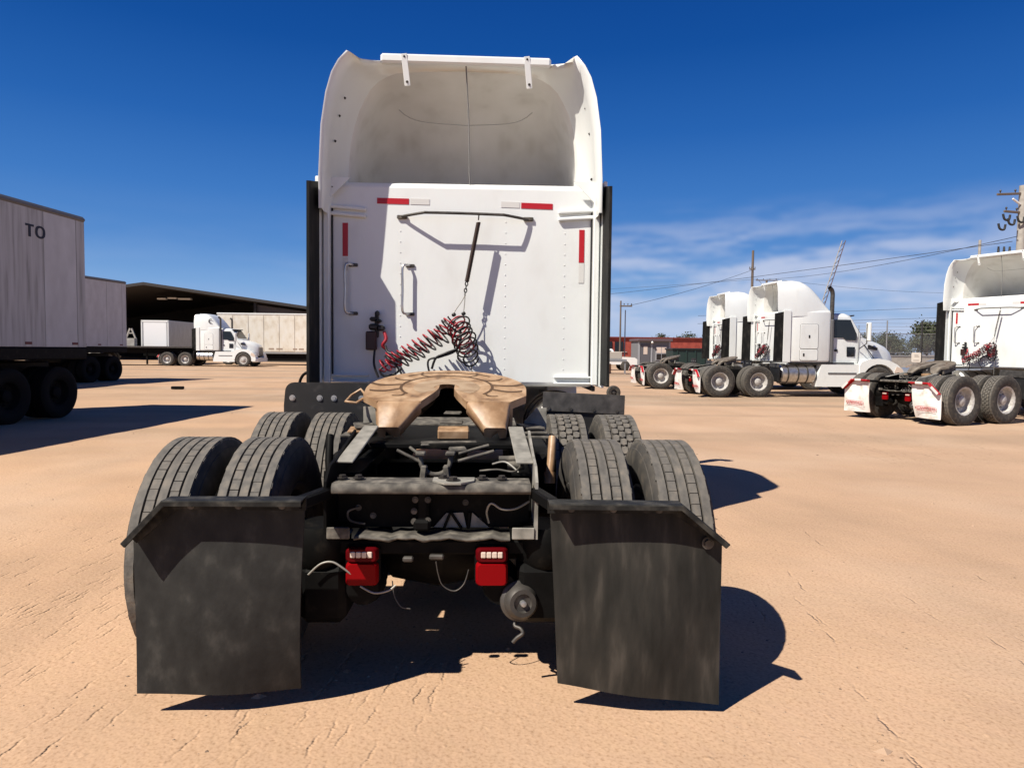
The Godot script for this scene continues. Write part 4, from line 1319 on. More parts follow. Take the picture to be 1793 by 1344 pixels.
func make_ground() -> void:
	hn = noise(0.11, 101, 3)
	fnz = noise(1.7, 103, 4)
	var tone := noise(0.045, 107, 4)
	var strip := noise(0.05, 109, 3)
	var spot := noise(0.6, 113, 3)
	var n := 520
	var xs := PackedFloat32Array()
	var zs := PackedFloat32Array()
	for i in n + 1:
		var f := (float(i) / n) * 2.0 - 1.0
		xs.append(0.2 + 1.05 * sinh(7.7 * f))
		zs.append(-0.5 + 1.05 * sinh(7.7 * f))
	var v := PackedVector3Array()
	var nm := PackedVector3Array()
	var col := PackedColorArray()
	var uv := PackedVector2Array()
	var uv2 := PackedVector2Array()
	var idx := PackedInt32Array()
	for j in n + 1:
		for i in n + 1:
			var x := xs[i]
			var z := zs[j]
			var h := dirt(x, z)
			v.append(Vector3(x, h, z))
			var e := 0.03 + 0.01 * Vector2(x, z).length()
			nm.append(Vector3(h - dirt(x + e, z), e, h - dirt(x, z + e)).normalized())
			# packed wheel lanes across the yard are greyer, loose dirt is more orange
			var lane := clampf(strip.get_noise_2d(x * 0.4, z * 8.0) * 2.4 + 0.15, 0.0, 1.0) * clampf((-z - 3.0) / 10.0, 0.0, 1.0)
			var side := clampf((x + 1.0) / 6.0, 0.0, 1.0)
			var k := tone.get_noise_2d(x, z) * 0.5 + 0.5
			var c := Color(0.50, 0.325, 0.205).lerp(Color(0.455, 0.31, 0.212), side)
			c = c.lerp(Color(0.545, 0.375, 0.25), k * 0.75)
			c = c.lerp(Color(0.36, 0.265, 0.185), lane * 0.9)
			# faint wheel tracks that swing past the tractor
			for tr in [[-2.1, 0.10, 0.0], [-2.75, 0.10, 0.0], [-4.6, -0.25, 0.012], [-5.4, -0.25, 0.012], [3.1, 0.12, 0.02], [3.9, 0.12, 0.02], [5.6, -0.5, 0.01], [6.4, -0.5, 0.01]]:
				var off: float = x - (tr[0] + tr[1] * z - tr[2] * z * z)
				var on := exp(-pow(off / 0.16, 2.0)) * (0.55 + 0.45 * spot.get_noise_2d(x * 0.7 + 40.0, z * 0.25))
				c = c.lerp(Color(0.375, 0.26, 0.178), clampf(on * 0.42, 0.0, 1.0))
			var pale := clampf(tone.get_noise_2d(x * 6.0 + 90.0, z * 6.0) * 1.8, 0.0, 1.0)
			c = c.lerp(Color(0.60, 0.45, 0.33), pale * 0.35)
			c = c * (1.0 + 0.10 * spot.get_noise_2d(x, z))
			c.a = 1.0
			col.append(c)
			uv.append(Vector2(x, z) / 9.0)
			uv2.append(Vector2(x, z) / 2.6)
	for j in n:
		for i in n:
			var a := j * (n + 1) + i
			for q in [a, a + 1, a + n + 2, a, a + n + 2, a + n + 1]:
				idx.append(q)
	var arr := []
	arr.resize(Mesh.ARRAY_MAX)
	arr[Mesh.ARRAY_VERTEX] = v
	arr[Mesh.ARRAY_NORMAL] = nm
	arr[Mesh.ARRAY_COLOR] = col
	arr[Mesh.ARRAY_TEX_UV] = uv
	arr[Mesh.ARRAY_TEX_UV2] = uv2
	arr[Mesh.ARRAY_INDEX] = idx
	var am := ArrayMesh.new()
	am.add_surface_from_arrays(Mesh.PRIMITIVE_TRIANGLES, arr)
	var m := mat(Color.WHITE, 0.95)
	m.metallic_specular = 0.25
	m.vertex_color_use_as_albedo = true
	# relief: crumbly dirt with the prints of tyre treads, nine metres a side
	var s := 2048
	var im: Image = noise(0.055, 127, 5).get_seamless_image(s, s)
	var fine: Image = noise(0.30, 129, 3).get_seamless_image(s, s)
	im.convert(Image.FORMAT_L8)
	fine.convert(Image.FORMAT_L8)
	var da := im.get_data()
	var db := fine.get_data()
	var mixd := PackedByteArray()
	mixd.resize(da.size())
	for k in da.size():
		mixd[k] = int(150.0 + (da[k] - 128) * 0.13 + (db[k] - 128) * 0.07)
	im = Image.create_from_data(s, s, false, Image.FORMAT_L8, mixd)
	im.convert(Image.FORMAT_RF)
	var g := RandomNumberGenerator.new()
	g.seed = 77
	for k in 420:
		var x0 := g.randf_range(-3.6, 3.6)
		var z0 := g.randf_range(-2.6, 3.0)
		if x0 > 0.0 and g.randf() < 0.8:
			x0 -= 3.4
		var ln := g.randf_range(0.25, 1.1)
		var dep := g.randf_range(0.25, 0.60)
		x0 = snappedf(x0, 0.075) + g.randf_range(-0.006, 0.006)
		var steps := int(ln / 0.004)
		for q in steps:
			var z := z0 + q * 0.004
			var x := x0 - (z - z0) * 0.13 + 0.006 * sin(z * 27.0 + k) + 0.003 * sin(z * 83.0 + k * 2.0)
			var fade := sin(PI * q / steps) * (0.45 + 0.55 * sin(z * 24.0 + k * 1.7))
			if fade < 0.04:
				continue
			var px := int(fposmod(x / 9.0, 1.0) * s)
			var py := int(fposmod(z / 9.0, 1.0) * s)
			for w in range(-1, 2):
				var xx := posmod(px + w, s)
				var val := im.get_pixel(xx, py).r - dep * fade * (1.0 - absf(w) / 2.0)
				im.set_pixel(xx, py, Color(val, val, val))
	for k in 5200:                 # grit and small clods
		var px := g.randi() % s
		var py := g.randi() % s
		var r := 1 + g.randi() % 3
		for a in range(-r, r + 1):
			for b in range(-r, r + 1):
				if a * a + b * b <= r * r:
					var xx := posmod(px + a, s)
					var yy := posmod(py + b, s)
					var val := im.get_pixel(xx, yy).r + 0.12 * (1.0 - float(a * a + b * b) / (r * r + 1))
					im.set_pixel(xx, yy, Color(val, val, val))
	im.convert(Image.FORMAT_L8)
	m.heightmap_enabled = true
	m.heightmap_texture = ImageTexture.create_from_image(im)
	m.heightmap_scale = 1.9
	# fine grain of the dirt
	var t := NoiseTexture2D.new()
	t.width = 1024
	t.height = 1024
	t.seamless = true
	t.noise = noise(0.11, 131, 6)
	var gr := Gradient.new()
	gr.offsets = PackedFloat32Array([0.0, 0.22, 0.36, 0.5, 1.0])
	gr.colors = PackedColorArray([Color(0.74, 0.70, 0.67), Color(0.90, 0.885, 0.87), Color(0.945, 0.94, 0.935), Color(0.97, 0.97, 0.97), Color(1, 1, 1)])
	t.color_ramp = gr
	m.detail_enabled = true
	m.detail_uv_layer = BaseMaterial3D.DETAIL_UV_2
	m.detail_blend_mode = BaseMaterial3D.BLEND_MODE_MUL
	m.detail_albedo = t
	var o := obj("ground", am, m)
	o.set_meta("kind", "structure")
	# loose pebbles
	var pm := MultiMesh.new()
	pm.transform_format = MultiMesh.TRANSFORM_3D
	pm.use_colors = true
	var st := ST()
	for q in [[Vector3(-1, 0, 0), Vector3(0.1, 0.1, 1), Vector3(0.1, 0.75, 0.1)], [Vector3(0.1, 0.1, 1), Vector3(1, -0.1, 0.2), Vector3(0.1, 0.75, 0.1)], [Vector3(1, -0.1, 0.2), Vector3(0.2, 0, -1), Vector3(0.1, 0.75, 0.1)], [Vector3(0.2, 0, -1), Vector3(-1, 0, 0), Vector3(0.1, 0.75, 0.1)]]:
		poly(st, q, Vector3.ZERO)
	st.generate_normals()
	pm.mesh = st.commit()
	pm.instance_count = 3200
	for k in 3200:
		var a := g.randf() * TAU
		var d := 1.0 + pow(g.randf(), 1.6) * 15.0
		var p := Vector3(0.2 + cos(a) * d, 0, 1.2 + sin(a) * d)
		p.y = dirt(p.x, p.z) - 0.001
		var sz := g.randf_range(0.003, 0.009) * (1.0 + (1.6 if g.randf() < 0.05 else 0.0))
		pm.set_instance_transform(k, Transform3D(Basis(Vector3.UP, g.randf() * TAU).scaled(Vector3(sz * g.randf_range(0.8, 1.7), sz, sz)), p))
		var gy := g.randf_range(0.4, 1.15)
		pm.set_instance_color(k, Color(0.36 * gy, 0.25 * gy, 0.17 * gy))
	var mi := MultiMeshInstance3D.new()
	mi.name = "pebbles"
	mi.multimesh = pm
	var pmat := mat(Color.WHITE, 0.9)
	pmat.vertex_color_use_as_albedo = true
	mi.material_override = pmat
	add_child(mi, true)
	tag(mi, "small pebbles and crumbs scattered over the dirt", "pebbles")
	mi.set_meta("kind", "stuff")

func sky_image() -> Image:
	var w := 1536
	var h := 768
	var im := Image.create_empty(w, h, false, Image.FORMAT_RGBF)
	var n1 := noise(1.0, 211, 5)
	var n2 := noise(1.0, 223, 4)
	var keys := [[-90.0, 60, 48, 38], [-2.0, 120, 110, 100], [-0.3, 176, 196, 226], [2.0, 158, 187, 225], [5.0, 122, 166, 218], [8.0, 88, 141, 206], [12.0, 64, 122, 195], [17.0, 40, 100, 178], [23.0, 21, 80, 158], [30.0, 11, 65, 142], [50.0, 6, 46, 110], [90.0, 3, 34, 86]]
	for j in h:
		var el := 90.0 - 180.0 * (j + 0.5) / h
		var c := Color.BLACK
		for k in keys.size() - 1:
			if el >= keys[k][0] and el <= keys[k + 1][0]:
				var f: float = (el - keys[k][0]) / (keys[k + 1][0] - keys[k][0])
				var a := Color8(keys[k][1], keys[k][2], keys[k][3]).srgb_to_linear()
				var b := Color8(keys[k + 1][1], keys[k + 1][2], keys[k + 1][3]).srgb_to_linear()
				c = a.lerp(b, f)
		var er := deg_to_rad(el)
		for i in w:
			var o := c
			if el > -1.0 and el < 24.0:
				var az := TAU * (i + 0.5) / w
				var dir := Vector3(cos(az) * cos(er), sin(er), sin(az) * cos(er))
				var p := Vector3(dir.x * 2.0, el * 0.30 + 0.8 * n2.get_noise_3d(dir.x * 1.3, el * 0.02, dir.z * 1.3), dir.z * 2.0)
				var d := n1.get_noise_3d(p.x * 1.5, p.y * 1.5, p.z * 1.5) * 0.5 + 0.5
				d += 0.20 * n2.get_noise_3d(dir.x * 9.0, el * 1.1, dir.z * 9.0) + 0.16 * n2.get_noise_3d(dir.x * 22.0 + el, el * 3.2, dir.z * 22.0)
				var where := smoothstep(-0.35, 0.35, sin(az * 1.0 - CLOUD_AZ))
				var lim := smoothstep(-1.0, 3.0, el) * (1.0 - smoothstep(6.0, 12.5, el))
				var q := smoothstep(0.30, 0.80, d + 0.10 * (1.0 - smoothstep(1.0, 7.0, el))) * lim * (0.05 + 0.95 * where) * 0.74
				o = c.lerp(Color8(205, 212, 234).srgb_to_linear(), q)
			im.set_pixel(i, j, Color(o.r, o.g, o.b) / EXPOSURE)
	return im

const EXPOSURE := 1.42
const CLOUD_AZ := 0.0

func _ready() -> void:
	# ---------------------------------------------------------------- camera, sky, sun
	var cam := Camera3D.new()
	cam.name = "camera"
	cam.fov = rad_to_deg(2.0 * atan(672.0 / 1198.5))
	cam.near = 0.05
	cam.far = 4000.0
	cam.transform = Transform3D(Basis(Vector3.UP, -0.0311) * Basis(Vector3.RIGHT, -0.0499) * Basis(Vector3.BACK, 0.0110), Vector3(0.2472, 1.4625, 3.3251))
	add_child(cam)
	cam.current = true
	var env := Environment.new()
	env.background_mode = Environment.BG_SKY
	var ps := PanoramaSkyMaterial.new()
	ps.panorama = ImageTexture.create_from_image(sky_image())
	var sky := Sky.new()
	sky.sky_material = ps
	env.sky = sky
	env.ambient_light_source = Environment.AMBIENT_SOURCE_SKY
	env.tonemap_mode = Environment.TONE_MAPPER_LINEAR
	env.tonemap_exposure = EXPOSURE
	env.sdfgi_enabled = true
	env.ssao_enabled = true
	env.ssil_enabled = true
	var we := WorldEnvironment.new()
	we.name = "environment"
	we.environment = env
	add_child(we)
	var sun := DirectionalLight3D.new()
	sun.name = "sun"
	sun.light_energy = 1.6
	sun.light_color = Color(1.0, 0.965, 0.91)
	sun.light_angular_distance = 0.5
	sun.shadow_enabled = true
	sun.basis = Basis.looking_at(Vector3(0.67, -1.0, -0.53))
	add_child(sun)

	make_materials()
	M.bark = mat(lin(0.09, 0.07, 0.05), 0.9)
	M.leaf = nmat([0.0, lin(0.028, 0.036, 0.018), 0.5, lin(0.05, 0.062, 0.03), 1.0, lin(0.085, 0.09, 0.045)], 0.02, Vector3(0.6, 0.6, 0.6), 0.8, 301)
	M.silver = mat(lin(0.36, 0.38, 0.38), 0.3, 0.5)
	M.wood = mat(lin(0.13, 0.10, 0.08), 0.85)
	M.cable = mat(lin(0.02, 0.02, 0.02), 0.7)
	M.concrete = nmat([0.0, lin(0.28, 0.26, 0.23), 1.0, lin(0.42, 0.40, 0.36)], 0.01, Vector3(0.5, 0.5, 0.5), 0.85, 307)
	M.galv = mat(lin(0.26, 0.27, 0.28), 0.5, 0.4)
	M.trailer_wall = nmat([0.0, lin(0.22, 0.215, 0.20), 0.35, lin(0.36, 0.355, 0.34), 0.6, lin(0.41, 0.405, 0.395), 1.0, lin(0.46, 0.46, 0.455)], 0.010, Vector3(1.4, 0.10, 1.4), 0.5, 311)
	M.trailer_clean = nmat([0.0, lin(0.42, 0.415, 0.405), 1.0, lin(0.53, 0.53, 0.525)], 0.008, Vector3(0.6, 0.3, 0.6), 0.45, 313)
	M.cream = nmat([0.0, lin(0.60, 0.53, 0.42), 0.5, lin(0.72, 0.67, 0.57), 1.0, lin(0.76, 0.73, 0.66)], 0.008, Vector3(0.4, 0.25, 0.4), 0.5, 317)
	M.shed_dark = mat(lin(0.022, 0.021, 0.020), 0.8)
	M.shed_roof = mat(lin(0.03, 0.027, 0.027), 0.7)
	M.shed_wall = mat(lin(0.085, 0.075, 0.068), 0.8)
	M.red_wall = nmat([0.0, lin(0.24, 0.040, 0.028), 1.0, lin(0.38, 0.075, 0.05)], 0.01, Vector3(0.3, 0.3, 0.3), 0.8, 331)
	M.booth = mat(lin(0.16, 0.165, 0.175), 0.7)
	M.booth_trim = mat(lin(0.30, 0.31, 0.33), 0.7)
	M.booth_door = mat(lin(0.10, 0.10, 0.11), 0.6)
	M.bin_green = mat(lin(0.010, 0.028, 0.024), 0.55)
	M.white_plain = mat(lin(0.72, 0.72, 0.70), 0.5)
	M.white_bright = mat(lin(0.86, 0.86, 0.85), 0.4)
	M.red_post = mat(lin(0.45, 0.020, 0.018), 0.5)
	M.tan_box = mat(lin(0.34, 0.19, 0.11), 0.8)

	make_ground()

	# ---------------------------------------------------------------- buildings
	var st := ST()
	var shed := thing("shed", "long dark open-fronted shed behind the parked trailers", "shed", Vector3(-33.5, 0, -65.0))
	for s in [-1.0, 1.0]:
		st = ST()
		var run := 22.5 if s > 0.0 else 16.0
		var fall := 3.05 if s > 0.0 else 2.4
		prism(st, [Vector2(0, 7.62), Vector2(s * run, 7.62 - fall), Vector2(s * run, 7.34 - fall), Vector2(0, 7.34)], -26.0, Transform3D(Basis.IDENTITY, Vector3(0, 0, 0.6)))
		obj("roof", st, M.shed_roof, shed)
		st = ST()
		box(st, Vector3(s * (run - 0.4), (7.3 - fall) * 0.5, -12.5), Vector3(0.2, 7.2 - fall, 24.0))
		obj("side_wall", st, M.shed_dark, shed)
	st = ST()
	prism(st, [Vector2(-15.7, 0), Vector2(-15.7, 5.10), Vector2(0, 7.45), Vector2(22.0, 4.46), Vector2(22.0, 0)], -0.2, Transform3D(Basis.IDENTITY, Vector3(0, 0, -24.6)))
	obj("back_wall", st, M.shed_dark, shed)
	st = ST()
	prism(st, [Vector2(10.6, 0), Vector2(10.6, 5.62), Vector2(21.9, 4.15), Vector2(21.9, 0)], -0.2, Transform3D(Basis.IDENTITY, Vector3(0, 0, -0.25)))
	obj("front_cladding", st, M.shed_wall, shed)
	for x in [-14.5, 10.5, 17.5]:
		st = ST()
		var top: float = 7.3 - (x * 0.1356 if x > 0.0 else -x * 0.15)
		box(st, Vector3(x, top * 0.5, -0.1), Vector3(0.25, top - 0.1, 0.25))
		obj("column", st, M.shed_dark, shed)
	for x in [-1.3, -0.2, 1.1]:
		st = ST()
		box(st, Vector3(x, 6.55 - 0.07 * absf(x), -6.0), Vector3(0.9 if x < 0.5 else 1.3, 0.16, 0.5))
		obj("lamp_reflector", st, M.white_plain, shed)

	var rb := thing("red_building", "low red building with flat roof behind the grey booth", "building", Vector3(17.0, 0, -74.0), 0.09)
	st = ST()
	box(st, Vector3(-2.0, 1.45, -3.0), Vector3(19.0, 2.9, 6.0))
	obj("wall", st, M.red_wall, rb)
	st = ST()
	box(st, Vector3(-2.0, 2.98, -3.0), Vector3(19.4, 0.16, 6.4), 0.03)
	obj("roof", st, mat(lin(0.16, 0.03, 0.025), 0.7), rb)
	st = ST()
	box(st, Vector3(-2.0, 0.42, 0.03), Vector3(19.0, 0.85, 0.06))
	obj("plinth", st, M.tan_box, rb)
	for x in [-8.8, -3.6, -2.3, 2.0]:
		st = ST()
		box(st, Vector3(x, 1.95, 0.03), Vector3(1.6 if x < -5 else 1.0, 1.1, 0.10), 0.01)
		var wn := obj("window", st, M.glass, rb)
		st = ST()
		box(st, Vector3(x, 1.36, 0.06), Vector3(1.8, 0.08, 0.16))
		obj("sill", st, M.concrete, wn)

	var bo := thing("guard_booth", "small grey guard booth with a door and a window", "booth", Vector3(14.95, 0, -58.0), 0.05)
	st = ST()
	box(st, Vector3(0, 1.18, -1.3), Vector3(2.9, 2.36, 2.6))
	obj("wall", st, M.booth, bo)
	st = ST()
	box(st, Vector3(0, 2.47, -1.2), Vector3(3.2, 0.22, 3.1), 0.03)
	obj("roof", st, mat(lin(0.11, 0.075, 0.085), 0.7), bo)
	for x in [-1.4, 1.4, -0.25]:
		st = ST()
		box(st, Vector3(x, 1.18, 0.02), Vector3(0.16, 2.34, 0.06))
		obj("wall_batten", st, M.booth_trim, bo)
	st = ST()
	box(st, Vector3(-0.82, 1.05, 0.03), Vector3(0.86, 2.06, 0.06), 0.01)
	var bd := obj("door", st, M.booth_door, bo)
	st = ST()
	box(st, Vector3(-0.82, 1.55, 0.065), Vector3(0.36, 0.72, 0.02))
	obj("door_pane", st, M.clear_lens, bd)
	st = ST()
	box(st, Vector3(0.65, 1.28, 0.03), Vector3(1.05, 1.25, 0.06), 0.01)
	var bw := obj("window", st, M.booth_trim, bo)
	for e in [[0.41, 1.58, 0], [0.89, 1.58, 0], [0.41, 0.98, 1], [0.89, 0.98, 1]]:
		st = ST()
		box(st, Vector3(e[0], e[1], 0.065), Vector3(0.42, 0.52, 0.02))
		obj("pane", st, M.clear_lens if e[2] == 0 else M.glass, bw)
	st = ST()
	tube(st, [Vector3(-0.28, 2.28, 0.0), Vector3(-0.28, 2.30, 0.30), Vector3(-0.28, 2.20, 0.36)], [0.05, 0.09, 0.10], 8)
	obj("outside_light", st, M.white_plain, bo)

	# ---------------------------------------------------------------- trees, fence, poles and wires
	var tg := [[Vector3(52.4, 0, -90), 4.3, 4.2, 1, "dark bushy tree just past the front of the middle white tractor"], [Vector3(54.4, 0, -88), 4.0, 3.6, 2, "round low tree beyond the fence between two taller ones"], [Vector3(56.6, 0, -91), 4.2, 4.6, 3, "broad dark tree beyond the fence above the barrier"], [Vector3(53.6, 0, -79), 4.6, 3.2, 4, "tree beside the dark fence post left of the sign"], [Vector3(56.2, 0, -81), 5.6, 4.4, 5, "tallest tree at the fence beside the rightmost tractor's sleeper"], [Vector3(59.5, 0, -83), 5.2, 4.2, 6, "tree half behind the rightmost tractor's black side extender"], [Vector3(33.2, 0, -110), 4.6, 3.8, 7, "small tree above the right end of the red building"], [Vector3(36.2, 0, -108), 4.2, 4.6, 8, "low tree left of the farther white tractor"], [Vector3(28.6, 0, -110), 4.5, 3.0, 9, "small tree top showing above the grey booth roof"]]
	for e in tg:
		make_tree("tree", e[4], e[0], e[1], e[2], e[3])

	var fe := thing("chain_link_fence", "tall chain-link fence with barbed wire on top behind the tractors", "fence", Vector3(24.0, 0, -46.0))
	for k in 13:
		st = ST()
		tube(st, [Vector3(k * 2.6, -0.1, 0), Vector3(k * 2.6, 3.05, 0), Vector3(k * 2.6, 3.9, 0.0)], 0.045 if k != 3 else 0.07, 8)
		obj("post", st, M.galv if k != 3 else M.cable, fe)
	for y in [0.1, 1.55, 2.95]:
		st = ST()
		tube(st, [Vector3(0, y, 0.03), Vector3(31.2, y, 0.03)], 0.025, 6)
		obj("rail", st, M.galv, fe)
	for y in [3.2, 3.45, 3.7]:
		st = ST()
		tube(st, [Vector3(0, y, 0.03), Vector3(31.2, y, 0.03)], 0.008, 4)
		obj("barbed_wire", st, M.galv, fe)
	st = ST()
	for k in 260:
		var x := k * 0.12
		for s in [-1.0, 1.0]:
			var a := Vector3(x, 0.1, 0.012 * s)
			var b := Vector3(x + s * 2.85, 2.95, 0.012 * s)
			b.x = clampf(b.x, 0.0, 31.2)
			b.y = 0.1 + absf(b.x - x)
			st.set_smooth_group(-1)
			var d := Vector3(0.0042, -0.0042 * s, 0)
			poly(st, [a - d, a + d, b + d, b - d], a - Vector3(0, 0, s))
	obj("mesh_wire", st, M.galv, fe).set_meta("kind", "stuff")
	var cb := thing("concrete_barrier", "low grey concrete wall running behind the fence", "wall", Vector3(38.0, 0, -52.0))
	st = ST()
	box(st, Vector3(0, 0.62, 0), Vector3(22.0, 1.24, 0.3), 0.02)
	obj("panel", st, M.concrete, cb)
	st = ST()
	box(st, Vector3(0, 1.30, 0), Vector3(22.0, 0.12, 0.4), 0.02)
	obj("coping", st, M.galv, cb)
	var sg := thing("fence_sign", "small square white notice hanging on the fence", "sign", Vector3(31.4, 1.23, -45.93))
	st = ST()
	loft(st, [rrect(0.35, -0.35, 0.35, 0.08, 0.0, 5), rrect(0.35, -0.35, 0.35, 0.08, 0.02, 5)])
	obj("board", st, mat(lin(0.70, 0.66, 0.58), 0.6), sg)
	for e in [[0.0, 0.16, 0.30], [0.04, 0.06, 0.36], [0.0, -0.22, 0.42]]:
		st = ST()
		box(st, Vector3(e[0], e[1], 0.023), Vector3(e[2], 0.045, 0.004))
		obj("faded_line", st, mat(lin(0.34, 0.30, 0.26), 0.7), sg)

	var p := pole("utility_pole", "thin utility pole with one short arm left of the grey booth", Vector3(12.6, 0, -62), 6.25, 0.10, 0.07, M.wood)
	cross_arm(p, 5.75, Vector3(-0.1, 0, 0), Vector3(1.1, 0, 0), 0.0)
	p = pole("steel_pole", "thin grey post standing close beside the thin utility pole", Vector3(13.15, 0, -62.5), 5.4, 0.06, 0.05, M.galv)
	p = pole("utility_pole", "tall pole rising behind the sleeper of the farther tractor", Vector3(28.3, 0, -70), 12.4, 0.17, 0.12, M.wood)
	cross_arm(p, 10.4, Vector3(-0.35, 0, 0), Vector3(0.3, 0, 0), 0.0)
	p = pole("utility_pole", "distant pole with a wide cross arm on two braces", Vector3(37.95, 0, -90), 11.4, 0.16, 0.13, M.wood)
	cross_arm(p, 11.35, Vector3(-1.5, 0, 0), Vector3(1.5, 0, 0), 1.2)
	p = pole("utility_pole", "thick pale pole with equipment at the right edge", Vector3(31.05, 0, -36), 11.3, 0.26, 0.20, M.concrete)
	cross_arm(p, 10.85, Vector3(-1.9, -0.2, 0.5), Vector3(1.9, 0.2, -0.5), 0.0)
	cross_arm(p, 9.75, Vector3(-1.3, 0, 0.3), Vector3(1.3, 0, -0.3), 0.0)
	for e in [[-1.15, 9.45], [-0.85, 9.2], [-0.3, 9.35], [-1.4, 8.9]]:
		st = ST()
		tube(st, curve([Vector3(e[0] - 0.2, e[1] + 0.15, 0.3), Vector3(e[0] - 0.1, e[1] - 0.15, 0.3), Vector3(e[0] + 0.15, e[1] - 0.2, 0.3), Vector3(e[0] + 0.22, e[1] + 0.1, 0.3)], 4), 0.06, 6)
		obj("cutout_switch", st, M.cable, p)
	st = ST()
	bar(st, Vector3(-0.75, 10.5, 0.2), Vector3(-0.2, 10.2, 0.1), 0.10, 0.10, 0.02)
	obj("lamp_arm", st, M.white_plain, p)
	p = pole("steel_pole", "grey pole behind the rightmost tractor's roof fairing", Vector3(45.95, 0, -60), 12.2, 0.16, 0.12, M.concrete)
	var tr := thing("transformer_platform", "transformer platform with three bushings above the rightmost tractor", "transformer", Vector3(31.5, 0, -38.0))
	st = ST()
	for x in [-0.7, 0.8]:
		st = ST()
		tube(st, [Vector3(x, -0.1, 0), Vector3(x, 7.3, 0)], 0.10, 8)
		obj("leg", st, M.galv, tr)
	st = ST()
	box(st, Vector3(0, 7.25, 0), Vector3(2.2, 0.5, 1.2), 0.04)
	obj("tank", st, M.concrete, tr)
	st = ST()
	box(st, Vector3(-0.05, 7.66, 0), Vector3(1.9, 0.10, 1.5), 0.02, Basis(Vector3(0, 0, 1), 0.18))
	obj("lid", st, M.cable, tr)
	for x in [-0.25, 0.1, 0.45]:
		st = ST()
		tube(st, [Vector3(x, 7.65, 0), Vector3(x, 7.85, 0), Vector3(x, 8.1, 0)], [0.06, 0.07, 0.05], 8)
		obj("bushing", st, M.stack, tr)
	var bm := thing("derrick_boom", "slanted red and white lattice boom rising behind the middle tractor's cab", "boom", Vector3(20.2, 0, -40.0))
	var lean := Vector3(0.285, 0.958, 0).normalized()
	for s in [-1.0, 1.0]:
		st = ST()
		tube(st, [Vector3(0.11 * s, 0.4, 0), Vector3(0.11 * s, 0.4, 0) + lean * 8.6], 0.026, 6)
		obj("rail", st, mat(lin(0.10, 0.055, 0.055), 0.6) if s > 0 else M.concrete, bm)
	for k in 22:
		st = ST()
		var y := 0.4 + k * 0.38
		tube(st, [Vector3(-0.11, 0.4, 0) + lean * (k * 0.39), Vector3(0.11, 0.4, 0) + lean * (k * 0.39 + 0.30)], 0.02, 5)
		obj("lattice_bar", st, M.stack, bm)
	st = ST()
	box(st, Vector3(0, 0.3, 0), Vector3(1.2, 0.6, 1.6), 0.05)
	obj("boom_base", st, M.stack, bm)

	var rp := Vector3(31.0, 0, -36)
	power_line(rp + Vector3(-0.6, 8.05, 0.2), Vector3(-30, 14.2, -190), 2.0, "power line leaving the thick pale pole lowest, running left")
	power_line(rp + Vector3(-0.3, 8.35, 0.2), Vector3(37.9, 11.5, -90), 0.5, "power line from the pale pole to the braced cross arm")
	power_line(Vector3(36.7, 11.5, -90), Vector3(-20, 13.2, -150), 0.6, "power line going left from the braced cross arm")
	power_line(Vector3(39.2, 11.5, -90), Vector3(95, 13.0, -120), 0.8, "power line going right from the braced cross arm")
	power_line(Vector3(28.5, 10.4, -70), Vector3(13.4, 5.8, -62), 0.25, "power line sloping down to the thin utility pole")
	power_line(Vector3(24, 5.6, -75), Vector3(90, 9.6, -75), 0.4, "lower power line above the chain-link fence")
	power_line(Vector3(24, 4.7, -75), Vector3(90, 8.0, -75), 0.4, "lowest power line just above the barbed wire")

	# ---------------------------------------------------------------- trailers, crates and cars
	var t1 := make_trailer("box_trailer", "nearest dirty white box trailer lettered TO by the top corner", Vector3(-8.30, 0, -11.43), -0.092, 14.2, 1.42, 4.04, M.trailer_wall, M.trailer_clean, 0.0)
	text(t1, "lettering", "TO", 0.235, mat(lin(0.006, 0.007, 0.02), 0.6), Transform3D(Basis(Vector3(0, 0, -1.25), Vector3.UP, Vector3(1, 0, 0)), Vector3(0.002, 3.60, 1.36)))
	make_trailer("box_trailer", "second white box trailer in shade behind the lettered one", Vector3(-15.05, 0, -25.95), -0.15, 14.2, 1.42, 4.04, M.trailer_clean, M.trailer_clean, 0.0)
	var lt := thing("long_trailer", "long cream box trailer behind the far left white tractor", "trailer", Vector3(-15.0, 0, -52.6), 0.0, "box trailers parked in the yard")
	st = ST()
	box(st, Vector3(0, 2.55, -1.3), Vector3(13.6, 3.06, 2.56), 0.02)
	obj("body", st, M.cream, lt)
	for k in 11:
		st = ST()
		box(st, Vector3(-6.18 + k * 1.236, 2.56, 0.0), Vector3(1.20, 2.9, 0.03), 0.008)
		obj("wall_panel", st, M.cream, lt)
	st = ST()
	box(st, Vector3(0, 4.12, -1.3), Vector3(13.7, 0.12, 2.64), 0.03)
	obj("top_rail", st, M.white_plain, lt)
	st = ST()
	box(st, Vector3(0, 0.98, -1.3), Vector3(13.6, 0.12, 2.64), 0.02)
	obj("bottom_rail", st, M.galv, lt)
	st = ST()
	box(st, Vector3(0, 0.62, -1.3), Vector3(13.0, 0.55, 2.2), 0.02)
	obj("undercarriage", st, M.black, lt)
	for e in [[-5.0, 0.34], [-4.5, 0.5], [-3.85, 0.42], [-2.5, 0.42], [-1.85, 0.5], [-0.6, 0.34], [-0.1, 0.4], [0.45, 0.3], [1.0, 0.4]]:
		st = ST()
		box(st, Vector3(e[0], 1.32, 0.018), Vector3(e[1], 0.13, 0.006))
		obj("faded_lettering", st, mat(lin(0.33, 0.25, 0.19), 0.7), lt)
	for x in [-6.0, -4.7, 3.0]:
		for z in [-0.2, -2.4]:
			wheel(lt, "rib", Vector3(x, 0.5, z), z < -1.0, false, x)
			lt.get_child(lt.get_child_count() - 1).rotation = Vector3(0, -PI * 0.5 if z > -1.0 else PI * 0.5, 0)
